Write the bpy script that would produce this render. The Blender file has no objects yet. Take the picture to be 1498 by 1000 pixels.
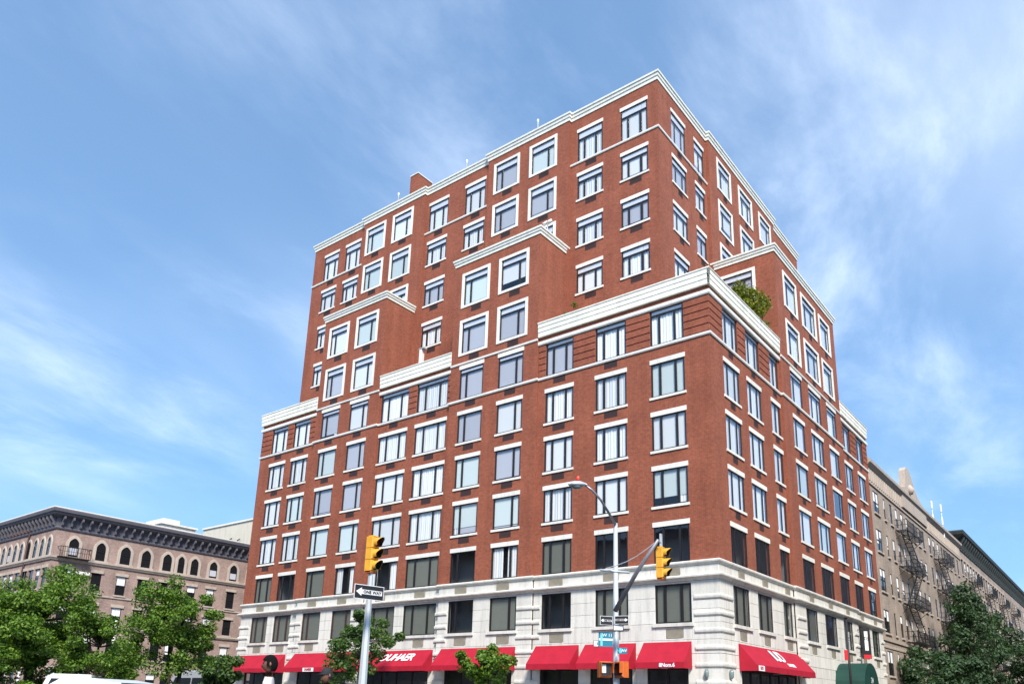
import bpy, math, random
from mathutils import Vector, Matrix
R = math.radians
scn = bpy.context.scene
C = scn.collection
G = -1.15                      # road level (camera eye is at z = 0)

# ------------------------------------------------------------------ camera
cam = bpy.data.cameras.new('camera')
cam_o = bpy.data.objects.new('camera', cam)
C.objects.link(cam_o)
FW = Vector((-0.58793659, 0.7650678, 0.262682))
RT = Vector((0.79654876, 0.60412464, 0.0233128))
UP = Vector((0.1408568, -0.22294547, 0.96460079))
EYE = Vector((15.390, -34.683, 0.0))
FPX, PPX, PPY = 1142.647, 780.472, 720.31
m = Matrix((RT, UP, -FW)).transposed().to_4x4()
m.translation = EYE
cam_o.matrix_world = m
cam.sensor_width = 36.0
cam.lens = FPX / 1498 * 36
cam.shift_x = (749 - PPX) / 1498
cam.shift_y = (PPY - 500) / 1498
cam.clip_start = 0.1
cam.clip_end = 3000
scn.camera = cam_o


def px(x, y, ax, val):
    """photo pixel -> point on a plane X/Y/Z = val, or at depth val ('d')"""
    d = FW + RT * ((x - PPX) / FPX) - UP * ((y - PPY) / FPX)
    if ax == 'd':
        return EYE + d * val
    i = 'XYZ'.index(ax)
    return EYE + d * ((val - EYE[i]) / d[i])


# ------------------------------------------------------------------ light
SUN_EL, SUN_AZ = R(45), R(134)           # azimuth clockwise from +Y
SUN_DIR = Vector((math.sin(SUN_AZ) * math.cos(SUN_EL), math.cos(SUN_AZ) * math.cos(SUN_EL), math.sin(SUN_EL)))
world = bpy.data.worlds.new('World')
scn.world = world
world.use_nodes = True
wn, wl = world.node_tree.nodes, world.node_tree.links
wn.clear()
w_out = wn.new('ShaderNodeOutputWorld')
w_bg = wn.new('ShaderNodeBackground')
w_sky = wn.new('ShaderNodeTexSky')
w_sky.sky_type = 'NISHITA'
w_sky.sun_disc = False
w_sky.sun_elevation = SUN_EL
w_sky.sun_rotation = SUN_AZ
w_sky.air_density = 1.0
w_sky.dust_density = 0.3
w_sky.ozone_density = 1.6
w_bg.inputs['Strength'].default_value = 0.15
sv = wn.new('ShaderNodeTexCoord')
svm = wn.new('ShaderNodeMapping')
svm.inputs['Scale'].default_value = (1, 1, 0.80)
svm.inputs['Location'].default_value = (0, 0, 0.24)
wl.new(sv.outputs['Generated'], svm.inputs[0])
wl.new(svm.outputs[0], w_sky.inputs[0])
# thin cirrus, streaked, over the whole dome
tc = wn.new('ShaderNodeTexCoord')
sep = wn.new('ShaderNodeSeparateXYZ')
wl.new(tc.outputs['Generated'], sep.inputs[0])
zc = wn.new('ShaderNodeMath'); zc.operation = 'MAXIMUM'; zc.inputs[1].default_value = 0.0
wl.new(sep.outputs['Z'], zc.inputs[0])
za = wn.new('ShaderNodeMath'); za.operation = 'ADD'; za.inputs[1].default_value = 0.22
wl.new(zc.outputs[0], za.inputs[0])
dx = wn.new('ShaderNodeMath'); dx.operation = 'DIVIDE'
dy = wn.new('ShaderNodeMath'); dy.operation = 'DIVIDE'
wl.new(sep.outputs['X'], dx.inputs[0]); wl.new(za.outputs[0], dx.inputs[1])
wl.new(sep.outputs['Y'], dy.inputs[0]); wl.new(za.outputs[0], dy.inputs[1])
cmb = wn.new('ShaderNodeCombineXYZ')
wl.new(dx.outputs[0], cmb.inputs[0]); wl.new(dy.outputs[0], cmb.inputs[1])


def cloud_layer(scale, rot, stretch, detail, lo, hi, off, dist=0.6, rough=0.5):
    m0 = wn.new('ShaderNodeMapping')
    m0.inputs['Rotation'].default_value = (0, 0, rot)
    wl.new(cmb.outputs[0], m0.inputs[0])
    mp = wn.new('ShaderNodeMapping')
    mp.inputs['Scale'].default_value = (stretch, 1, 1)
    mp.inputs['Location'].default_value = off
    wl.new(m0.outputs[0], mp.inputs[0])
    nz = wn.new('ShaderNodeTexNoise')
    nz.inputs['Scale'].default_value = scale
    nz.inputs['Detail'].default_value = detail
    nz.inputs['Roughness'].default_value = rough
    nz.inputs['Distortion'].default_value = dist
    wl.new(mp.outputs[0], nz.inputs['Vector'])
    mr = wn.new('ShaderNodeMapRange')
    mr.interpolation_type = 'SMOOTHSTEP'
    mr.inputs['From Min'].default_value = lo
    mr.inputs['From Max'].default_value = hi
    wl.new(nz.outputs['Fac'], mr.inputs['Value'])
    return mr.outputs[0]


c1 = cloud_layer(1.3, R(-104), 0.42, 5, 0.40, 0.95, (0.9, 0.35, 0), 0.15, 0.5)
c2 = cloud_layer(3.4, R(-96), 0.55, 8, 0.42, 0.98, (1.7, 2.2, 0), 0.25, 0.6)
c3 = cloud_layer(0.5, 0, 1.0, 2, 0.34, 0.64, (0.6, 1.8, 0), 0.0)
mu = wn.new('ShaderNodeMath'); mu.operation = 'ADD'
wl.new(c1, mu.inputs[0]); wl.new(c2, mu.inputs[1])
mb_ = wn.new('ShaderNodeMath'); mb_.operation = 'MULTIPLY'
wl.new(mu.outputs[0], mb_.inputs[0]); wl.new(c3, mb_.inputs[1])
ma = wn.new('ShaderNodeMath'); ma.operation = 'MULTIPLY_ADD'
ma.inputs[1].default_value = 0.60
ma.inputs[2].default_value = 0.06
ma.use_clamp = True
wl.new(mb_.outputs[0], ma.inputs[0])
cmix = wn.new('ShaderNodeMix'); cmix.data_type = 'RGBA'
wl.new(ma.outputs[0], cmix.inputs[0])
hs = wn.new('ShaderNodeHueSaturation')
hs.inputs['Saturation'].default_value = 1.20
hs.inputs['Value'].default_value = 0.91
hs.inputs['Hue'].default_value = 0.493
wl.new(w_sky.outputs[0], hs.inputs['Color'])
wl.new(hs.outputs[0], cmix.inputs[6])
cmix.inputs[7].default_value = (5.6, 6.1, 6.9, 1)
wl.new(cmix.outputs[2], w_bg.inputs['Color'])
wl.new(w_bg.outputs[0], w_out.inputs[0])

sun = bpy.data.lights.new('sun', 'SUN')
sun.energy = 3.1
sun.angle = R(14)
sun.color = (1.0, 0.935, 0.85)
sun_o = bpy.data.objects.new('sun', sun)
C.objects.link(sun_o)
sun_o.rotation_euler = (-SUN_DIR).to_track_quat('-Z', 'Y').to_euler()
sun_o.location = (0, -40, 90)

vs = scn.view_settings
scn.display_settings.display_device = 'sRGB'
vs.view_transform = 'Standard'
vs.look = 'None'
vs.exposure = 1.08
vs.gamma = 1.0
vs.use_curve_mapping = False
scn.render.engine = 'CYCLES'
scn.cycles.max_bounces = 8
scn.cycles.transparent_max_bounces = 12
scn.cycles.caustics_reflective = False
scn.cycles.caustics_refractive = False

# ------------------------------------------------------------------ materials
MATS = {}


def principled(name, col, rough=0.6, metal=0.0, spec=0.5):
    mt = bpy.data.materials.new(name)
    mt.use_nodes = True
    b = mt.node_tree.nodes['Principled BSDF']
    b.inputs['Base Color'].default_value = (*col, 1)
    b.inputs['Roughness'].default_value = rough
    b.inputs['Metallic'].default_value = metal
    b.inputs['Specular IOR Level'].default_value = spec
    MATS[name] = mt
    return mt, mt.node_tree.nodes, mt.node_tree.links, b


def mix_noise(name, c_a, c_b, scale, rough=0.7, stretch=(1, 1, 1), lo=0.35, hi=0.7, detail=5, bump=0.0, metal=0.0, spec=0.4, bscale=None):
    mt, n, l, b = principled(name, c_a, rough, metal, spec)
    t = n.new('ShaderNodeTexCoord')
    mp = n.new('ShaderNodeMapping'); mp.inputs['Scale'].default_value = stretch
    l.new(t.outputs['Object'], mp.inputs[0])
    nz = n.new('ShaderNodeTexNoise')
    nz.inputs['Scale'].default_value = scale; nz.inputs['Detail'].default_value = detail
    l.new(mp.outputs[0], nz.inputs['Vector'])
    mr = n.new('ShaderNodeMapRange')
    mr.inputs['From Min'].default_value = lo; mr.inputs['From Max'].default_value = hi
    l.new(nz.outputs['Fac'], mr.inputs['Value'])
    mx = n.new('ShaderNodeMix'); mx.data_type = 'RGBA'
    l.new(mr.outputs[0], mx.inputs[0])
    mx.inputs[6].default_value = (*c_a, 1); mx.inputs[7].default_value = (*c_b, 1)
    l.new(mx.outputs[2], b.inputs['Base Color'])
    if bump:
        nb = n.new('ShaderNodeTexNoise'); nb.inputs['Scale'].default_value = bscale or scale * 8
        nb.inputs['Detail'].default_value = 6
        l.new(t.outputs['Object'], nb.inputs['Vector'])
        bp = n.new('ShaderNodeBump'); bp.inputs['Strength'].default_value = bump
        bp.inputs['Distance'].default_value = 0.02
        l.new(nb.outputs['Fac'], bp.inputs['Height']); l.new(bp.outputs[0], b.inputs['Normal'])
    return mt


def brick_mat(name, c1, c2, mortar, bw=0.21, bh=0.068, ms=0.006, blotch=0.25):
    mt, n, l, b = principled(name, c1, 0.88, 0, 0.25)
    t = n.new('ShaderNodeTexCoord')
    sp = n.new('ShaderNodeSeparateXYZ'); l.new(t.outputs['Object'], sp.inputs[0])
    ad = n.new('ShaderNodeMath'); ad.operation = 'ADD'
    l.new(sp.outputs['X'], ad.inputs[0]); l.new(sp.outputs['Y'], ad.inputs[1])
    cm = n.new('ShaderNodeCombineXYZ'); l.new(ad.outputs[0], cm.inputs[0]); l.new(sp.outputs['Z'], cm.inputs[1])
    br = n.new('ShaderNodeTexBrick')
    br.inputs['Scale'].default_value = 1.0
    br.inputs['Brick Width'].default_value = bw
    br.inputs['Row Height'].default_value = bh
    br.inputs['Mortar Size'].default_value = ms
    br.inputs['Color1'].default_value = (*c1, 1); br.inputs['Color2'].default_value = (*c2, 1)
    br.inputs['Mortar'].default_value = (*mortar, 1)
    l.new(cm.outputs[0], br.inputs['Vector'])
    nz = n.new('ShaderNodeTexNoise'); nz.inputs['Scale'].default_value = 0.55; nz.inputs['Detail'].default_value = 7
    nz.inputs['Roughness'].default_value = 0.62
    l.new(cm.outputs[0], nz.inputs['Vector'])
    mr = n.new('ShaderNodeMapRange'); mr.inputs['From Min'].default_value = 0.3; mr.inputs['From Max'].default_value = 0.72
    mr.inputs['To Min'].default_value = 1.0 - blotch; mr.inputs['To Max'].default_value = 1.0 + blotch * 0.55
    l.new(nz.outputs['Fac'], mr.inputs['Value'])
    # fine speckle of single bricks
    n2 = n.new('ShaderNodeTexNoise'); n2.inputs['Scale'].default_value = 6.0; n2.inputs['Detail'].default_value = 3
    l.new(cm.outputs[0], n2.inputs['Vector'])
    mr2 = n.new('ShaderNodeMapRange'); mr2.inputs['From Min'].default_value = 0.3; mr2.inputs['From Max'].default_value = 0.7
    mr2.inputs['To Min'].default_value = 0.86; mr2.inputs['To Max'].default_value = 1.12
    l.new(n2.outputs['Fac'], mr2.inputs['Value'])
    mp3 = n.new('ShaderNodeMapping'); mp3.inputs['Scale'].default_value = (1.7, 0.13, 1); l.new(cm.outputs[0], mp3.inputs[0])
    n3 = n.new('ShaderNodeTexNoise'); n3.inputs['Scale'].default_value = 1.0; n3.inputs['Detail'].default_value = 6; n3.inputs['Roughness'].default_value = .6
    l.new(mp3.outputs[0], n3.inputs['Vector'])
    mr3 = n.new('ShaderNodeMapRange'); mr3.inputs['From Min'].default_value = 0.34; mr3.inputs['From Max'].default_value = 0.66
    mr3.inputs['To Min'].default_value = 0.88; mr3.inputs['To Max'].default_value = 1.06; l.new(n3.outputs['Fac'], mr3.inputs['Value'])
    m3 = n.new('ShaderNodeMath'); m3.operation = 'MULTIPLY'; l.new(mr3.outputs[0], m3.inputs[0]); l.new(mr2.outputs[0], m3.inputs[1])
    mm = n.new('ShaderNodeMath'); mm.operation = 'MULTIPLY'
    l.new(mr.outputs[0], mm.inputs[0]); l.new(m3.outputs[0], mm.inputs[1])
    vm = n.new('ShaderNodeVectorMath'); vm.operation = 'SCALE'
    l.new(br.outputs['Color'], vm.inputs[0]); l.new(mm.outputs[0], vm.inputs['Scale'])
    l.new(vm.outputs[0], b.inputs['Base Color'])
    bp = n.new('ShaderNodeBump'); bp.inputs['Strength'].default_value = 0.35; bp.inputs['Distance'].default_value = 0.008
    inv = n.new('ShaderNodeMath'); inv.operation = 'SUBTRACT'; inv.inputs[0].default_value = 1.0
    l.new(br.outputs['Fac'], inv.inputs[1]); l.new(inv.outputs[0], bp.inputs['Height'])
    l.new(bp.outputs[0], b.inputs['Normal'])
    return mt


def stone_mat(name, base, stain, joints=None):
    """weathered ashlar: broad tone, vertical rain streaks, fine grain"""
    mt, n, l, b = principled(name, base, 0.8, 0, 0.3)
    t = n.new('ShaderNodeTexCoord')
    geo = n.new('ShaderNodeNewGeometry')
    mp = n.new('ShaderNodeMapping'); mp.inputs['Scale'].default_value = (3.2, 3.2, 0.35)
    l.new(geo.outputs['Position'], mp.inputs[0])
    nz = n.new('ShaderNodeTexNoise'); nz.inputs['Scale'].default_value = 1.0; nz.inputs['Detail'].default_value = 8
    nz.inputs['Roughness'].default_value = 0.65
    l.new(mp.outputs[0], nz.inputs['Vector'])
    mr = n.new('ShaderNodeMapRange'); mr.inputs['From Min'].default_value = 0.46; mr.inputs['From Max'].default_value = 0.78
    mr.inputs['To Max'].default_value = 0.85
    l.new(nz.outputs['Fac'], mr.inputs['Value'])
    mx = n.new('ShaderNodeMix'); mx.data_type = 'RGBA'
    l.new(mr.outputs[0], mx.inputs[0])
    mx.inputs[6].default_value = (*base, 1); mx.inputs[7].default_value = (*stain, 1)
    n2 = n.new('ShaderNodeTexNoise'); n2.inputs['Scale'].default_value = 9; n2.inputs['Detail'].default_value = 6
    l.new(geo.outputs['Position'], n2.inputs['Vector'])
    m2 = n.new('ShaderNodeMapRange'); m2.inputs['To Min'].default_value = 0.86; m2.inputs['To Max'].default_value = 1.1
    l.new(n2.outputs['Fac'], m2.inputs['Value'])
    oi = n.new('ShaderNodeObjectInfo')
    m3 = n.new('ShaderNodeMapRange'); m3.inputs['To Min'].default_value = 0.93; m3.inputs['To Max'].default_value = 1.05
    l.new(oi.outputs['Random'], m3.inputs['Value'])
    mm = n.new('ShaderNodeMath'); mm.operation = 'MULTIPLY'
    l.new(m2.outputs[0], mm.inputs[0]); l.new(m3.outputs[0], mm.inputs[1])
    vm = n.new('ShaderNodeVectorMath'); vm.operation = 'SCALE'
    l.new(mx.outputs[2], vm.inputs[0]); l.new(mm.outputs[0], vm.inputs['Scale'])
    l.new(vm.outputs[0], b.inputs['Base Color'])
    bp = n.new('ShaderNodeBump'); bp.inputs['Strength'].default_value = 0.25; bp.inputs['Distance'].default_value = 0.01
    l.new(n2.outputs['Fac'], bp.inputs['Height']); l.new(bp.outputs[0], b.inputs['Normal'])
    return mt


def glass_mat(name, tint, ior):
    mt = bpy.data.materials.new(name); mt.use_nodes = True
    n, l = mt.node_tree.nodes, mt.node_tree.links
    n.clear()
    o = n.new('ShaderNodeOutputMaterial')
    tr = n.new('ShaderNodeBsdfTransparent'); tr.inputs[0].default_value = (*tint, 1)
    gl = n.new('ShaderNodeBsdfGlossy'); gl.inputs['Roughness'].default_value = 0.015
    gl.inputs['Color'].default_value = (0.95, 0.97, 1, 1)
    t = n.new('ShaderNodeNewGeometry')
    # Schlick reflectance, the same from either side of the sheet
    dt = n.new('ShaderNodeVectorMath'); dt.operation = 'DOT_PRODUCT'
    l.new(t.outputs['Incoming'], dt.inputs[0]); l.new(t.outputs['Normal'], dt.inputs[1])
    ab = n.new('ShaderNodeMath'); ab.operation = 'ABSOLUTE'; l.new(dt.outputs['Value'], ab.inputs[0])
    om = n.new('ShaderNodeMath'); om.operation = 'SUBTRACT'; om.inputs[0].default_value = 1.0; l.new(ab.outputs[0], om.inputs[1])
    pw = n.new('ShaderNodeMath'); pw.operation = 'POWER'; pw.inputs[1].default_value = 3.2; l.new(om.outputs[0], pw.inputs[0])
    f0 = ((ior - 1) / (ior + 1)) ** 2
    fr = n.new('ShaderNodeMath'); fr.operation = 'MULTIPLY_ADD'; fr.inputs[1].default_value = 1 - f0; fr.inputs[2].default_value = f0
    l.new(pw.outputs[0], fr.inputs[0])
    nz = n.new('ShaderNodeTexNoise'); nz.inputs['Scale'].default_value = 0.9; nz.inputs['Detail'].default_value = 1
    l.new(t.outputs['Position'], nz.inputs['Vector'])
    bp = n.new('ShaderNodeBump'); bp.inputs['Strength'].default_value = 0.12; bp.inputs['Distance'].default_value = 0.03
    l.new(nz.outputs['Fac'], bp.inputs['Height']); l.new(bp.outputs[0], gl.inputs['Normal'])
    ms = n.new('ShaderNodeMixShader')
    l.new(fr.outputs[0], ms.inputs[0]); l.new(tr.outputs[0], ms.inputs[1]); l.new(gl.outputs[0], ms.inputs[2])
    l.new(ms.outputs[0], o.inputs[0])
    MATS[name] = mt
    return mt


def cloth_mat(name, col):
    mt = bpy.data.materials.new(name); mt.use_nodes = True
    n, l = mt.node_tree.nodes, mt.node_tree.links
    n.clear()
    o = n.new('ShaderNodeOutputMaterial')
    d = n.new('ShaderNodeBsdfDiffuse')
    oi = n.new('ShaderNodeObjectInfo')
    mr = n.new('ShaderNodeMapRange'); mr.inputs['To Min'].default_value = 0.78; mr.inputs['To Max'].default_value = 1.0
    l.new(oi.outputs['Random'], mr.inputs['Value'])
    vm = n.new('ShaderNodeVectorMath'); vm.operation = 'SCALE'; vm.inputs[0].default_value = col
    l.new(mr.outputs[0], vm.inputs['Scale']); l.new(vm.outputs[0], d.inputs[0])
    l.new(d.outputs[0], o.inputs[0])
    MATS[name] = mt
    return mt


def leaf_mat(name, dark, light):
    mt = bpy.data.materials.new(name); mt.use_nodes = True
    n, l = mt.node_tree.nodes, mt.node_tree.links
    n.clear()
    o = n.new('ShaderNodeOutputMaterial')
    geo = n.new('ShaderNodeNewGeometry')
    mx = n.new('ShaderNodeMix'); mx.data_type = 'RGBA'
    l.new(geo.outputs['Random Per Island'], mx.inputs[0])
    mx.inputs[6].default_value = (*dark, 1); mx.inputs[7].default_value = (*light, 1)
    d = n.new('ShaderNodeBsdfPrincipled'); d.inputs['Roughness'].default_value = 0.5
    d.inputs['Specular IOR Level'].default_value = 0.35
    tr = n.new('ShaderNodeBsdfTranslucent')
    l.new(mx.outputs[2], d.inputs['Base Color'])
    sc = n.new('ShaderNodeVectorMath'); sc.operation = 'MULTIPLY'; sc.inputs[1].default_value = (1.1, 1.25, 0.45)
    l.new(mx.outputs[2], sc.inputs[0]); l.new(sc.outputs[0], tr.inputs[0])
    ms = n.new('ShaderNodeMixShader'); ms.inputs[0].default_value = 0.32
    l.new(d.outputs[0], ms.inputs[1]); l.new(tr.outputs[0], ms.inputs[2])
    l.new(ms.outputs[0], o.inputs[0])
    MATS[name] = mt
    return mt


brick_mat('red_brick', (0.315, 0.088, 0.044), (0.245, 0.064, 0.035), (0.30, 0.155, 0.105), blotch=.18)
brick_mat('brown_brick', (0.40, 0.28, 0.23), (0.32, 0.215, 0.178), (0.40, 0.33, 0.30), blotch=0.3)
brick_mat('tan_brick', (0.40, 0.32, 0.25), (0.32, 0.25, 0.195), (0.40, 0.355, 0.31), blotch=0.3)
stone_mat('cornice_stone', (0.78, 0.77, 0.67), (0.58, 0.57, 0.47))
stone_mat('trim_stone', (0.77, 0.75, 0.68), (0.60, 0.58, 0.51))
stone_mat('base_stone', (0.66, 0.64, 0.58), (0.42, 0.40, 0.35))
stone_mat('joint_mortar', (0.33, 0.32, 0.29), (0.22, 0.21, 0.19))
stone_mat('grey_trim', (0.34, 0.32, 0.33), (0.22, 0.2, 0.2))
stone_mat('brownstone_trim', (0.50, 0.43, 0.36), (0.34, 0.28, 0.23))
stone_mat('tan_trim', (0.47, 0.40, 0.33), (0.33, 0.28, 0.23))
stone_mat('cream_stucco', (0.58, 0.54, 0.44), (0.44, 0.4, 0.33))
principled('frame_bronze', (0.022, 0.019, 0.020), 0.42, 0.3)
principled('frame_brown', (0.055, 0.028, 0.024), 0.5, 0.1)
principled('interior', (0.19, 0.19, 0.195), 0.9)
principled('store_interior', (0.02, 0.02, 0.022), 0.8)
mix_noise('grille_brown', (0.052, 0.026, 0.022), (0.038, 0.02, 0.018), 3, 0.6)
mix_noise('grille_tan', (0.30, 0.27, 0.20), (0.22, 0.19, 0.15), 3, 0.6)
glass_mat('window_glass', (0.98, 0.99, 0.985), 1.65)
glass_mat('dark_glass', (0.6, 0.62, 0.64), 1.6)
cloth_mat('curtain_white', (0.88, 0.90, 0.90))
cloth_mat('blind_grey', (0.55, 0.56, 0.62))
cloth_mat('blind_green', (0.70, 0.79, 0.77))
cloth_mat('blind_slat', (0.26, 0.27, 0.23))
cloth_mat('blind_beige', (0.52, 0.48, 0.42))
mix_noise('transom_panel', (0.74, 0.75, 0.79), (0.66, 0.67, 0.72), 2, 0.35)
mix_noise('awning_red', (0.40, 0.005, 0.024), (0.32, 0.004, 0.019), 1.6, 0.75, bump=0.5, bscale=5)
mix_noise('awning_green', (0.006, 0.05, 0.036), (0.005, 0.036, 0.027), 1.2, 0.6, bump=0.08, bscale=60)
principled('white_letter', (0.80, 0.80, 0.80), 0.6)
principled('black_letter', (0.012, 0.012, 0.013), 0.5)
mix_noise('galvanised', (0.52, 0.56, 0.58), (0.42, 0.46, 0.48), 2.5, 0.45, (1, 1, 0.25), metal=0.2)
mix_noise('arm_metal', (0.30, 0.30, 0.32), (0.2, 0.2, 0.22), 4, 0.4, metal=0.5)
mix_noise('signal_yellow', (0.70, 0.37, 0.045), (0.60, 0.29, 0.03), 3, 0.38)
mix_noise('signal_orange', (0.60, 0.14, 0.025), (0.45, 0.10, 0.02), 3, 0.42)
principled('signal_black', (0.010, 0.010, 0.011), 0.5)
principled('red_lens', (0.22, 0.008, 0.012), 0.15)
principled('amber_lens', (0.05, 0.024, 0.006), 0.15)
principled('green_lens', (0.004, 0.035, 0.022), 0.15)
principled('sign_teal', (0.012, 0.17, 0.24), 0.4)
principled('sign_teal_pale', (0.16, 0.50, 0.55), 0.4)
principled('red_beacon', (0.70, 0.06, 0.03), 0.35)
mix_noise('sign_white', (0.78, 0.78, 0.77), (0.68, 0.68, 0.67), 6, 0.4)
mix_noise('bark', (0.060, 0.045, 0.035), (0.030, 0.023, 0.018), 8, 0.9, (1, 1, 0.3), bump=0.5)
leaf_mat('leaf_plane', (0.032, 0.098, 0.011), (0.18, 0.295, 0.034))
leaf_mat('leaf_street', (0.028, 0.075, 0.016), (0.115, 0.195, 0.045))
leaf_mat('leaf_dark', (0.022, 0.058, 0.026), (0.080, 0.140, 0.058))
leaf_mat('leaf_bright', (0.045, 0.105, 0.010), (0.17, 0.24, 0.020))
leaf_mat('leaf_autumn', (0.06, 0.11, 0.012), (0.28, 0.26, 0.03))
mix_noise('asphalt', (0.055, 0.055, 0.058), (0.038, 0.038, 0.04), 0.6, 0.9, bump=0.3, bscale=40)
mix_noise('concrete', (0.36, 0.345, 0.32), (0.28, 0.265, 0.245), 0.8, 0.9, bump=0.2, bscale=20)
mix_noise('kerb_stone', (0.32, 0.32, 0.32), (0.24, 0.24, 0.24), 2, 0.85)
principled('road_paint', (0.74, 0.74, 0.72), 0.6)
mix_noise('soil', (0.055, 0.040, 0.028), (0.035, 0.026, 0.018), 4, 0.95, bump=0.4)
mix_noise('dark_cornice', (0.105, 0.11, 0.135), (0.14, 0.13, 0.14), 1.5, 0.75)
mix_noise('green_cornice', (0.030, 0.040, 0.040), (0.055, 0.065, 0.062), 1.5, 0.7)
principled('iron', (0.018, 0.019, 0.020), 0.55, 0.3)
mix_noise('terracotta', (0.30, 0.12, 0.07), (0.22, 0.085, 0.05), 5, 0.8)
mix_noise('roofing', (0.10, 0.10, 0.10), (0.07, 0.07, 0.07), 1, 0.9)
principled('car_white', (0.72, 0.73, 0.74), 0.22, 0, 0.6)
principled('car_grey', (0.42, 0.43, 0.44), 0.3, 0.2, 0.6)
principled('car_glass', (0.012, 0.015, 0.018), 0.05, 0, 0.8)
principled('rubber', (0.014, 0.014, 0.014), 0.85)
principled('rim_metal', (0.45, 0.46, 0.47), 0.35, 0.8)
principled('lamp_clear', (0.65, 0.66, 0.66), 0.1)
principled('lamp_red', (0.35, 0.01, 0.012), 0.15)
principled('lamp_globe', (0.16, 0.22, 0.22), 0.12)
mix_noise('skin', (0.17, 0.085, 0.055), (0.15, 0.072, 0.047), 20, 0.55)
principled('hair', (0.005, 0.0045, 0.0045), 0.95, 0, 0.15)
mix_noise('shirt_white', (0.68, 0.67, 0.63), (0.58, 0.57, 0.53), 6, 0.85)
mix_noise('trousers', (0.03, 0.035, 0.05), (0.022, 0.026, 0.038), 6, 0.85)
mix_noise('hat', (0.018, 0.02, 0.024), (0.012, 0.013, 0.016), 8, 0.85)
mix_noise('paint_red_sign', (0.62, 0.02, 0.03), (0.5, 0.015, 0.02), 6, 0.5)
mix_noise('pot_clay', (0.20, 0.07, 0.04), (0.15, 0.05, 0.03), 6, 0.8)


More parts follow.
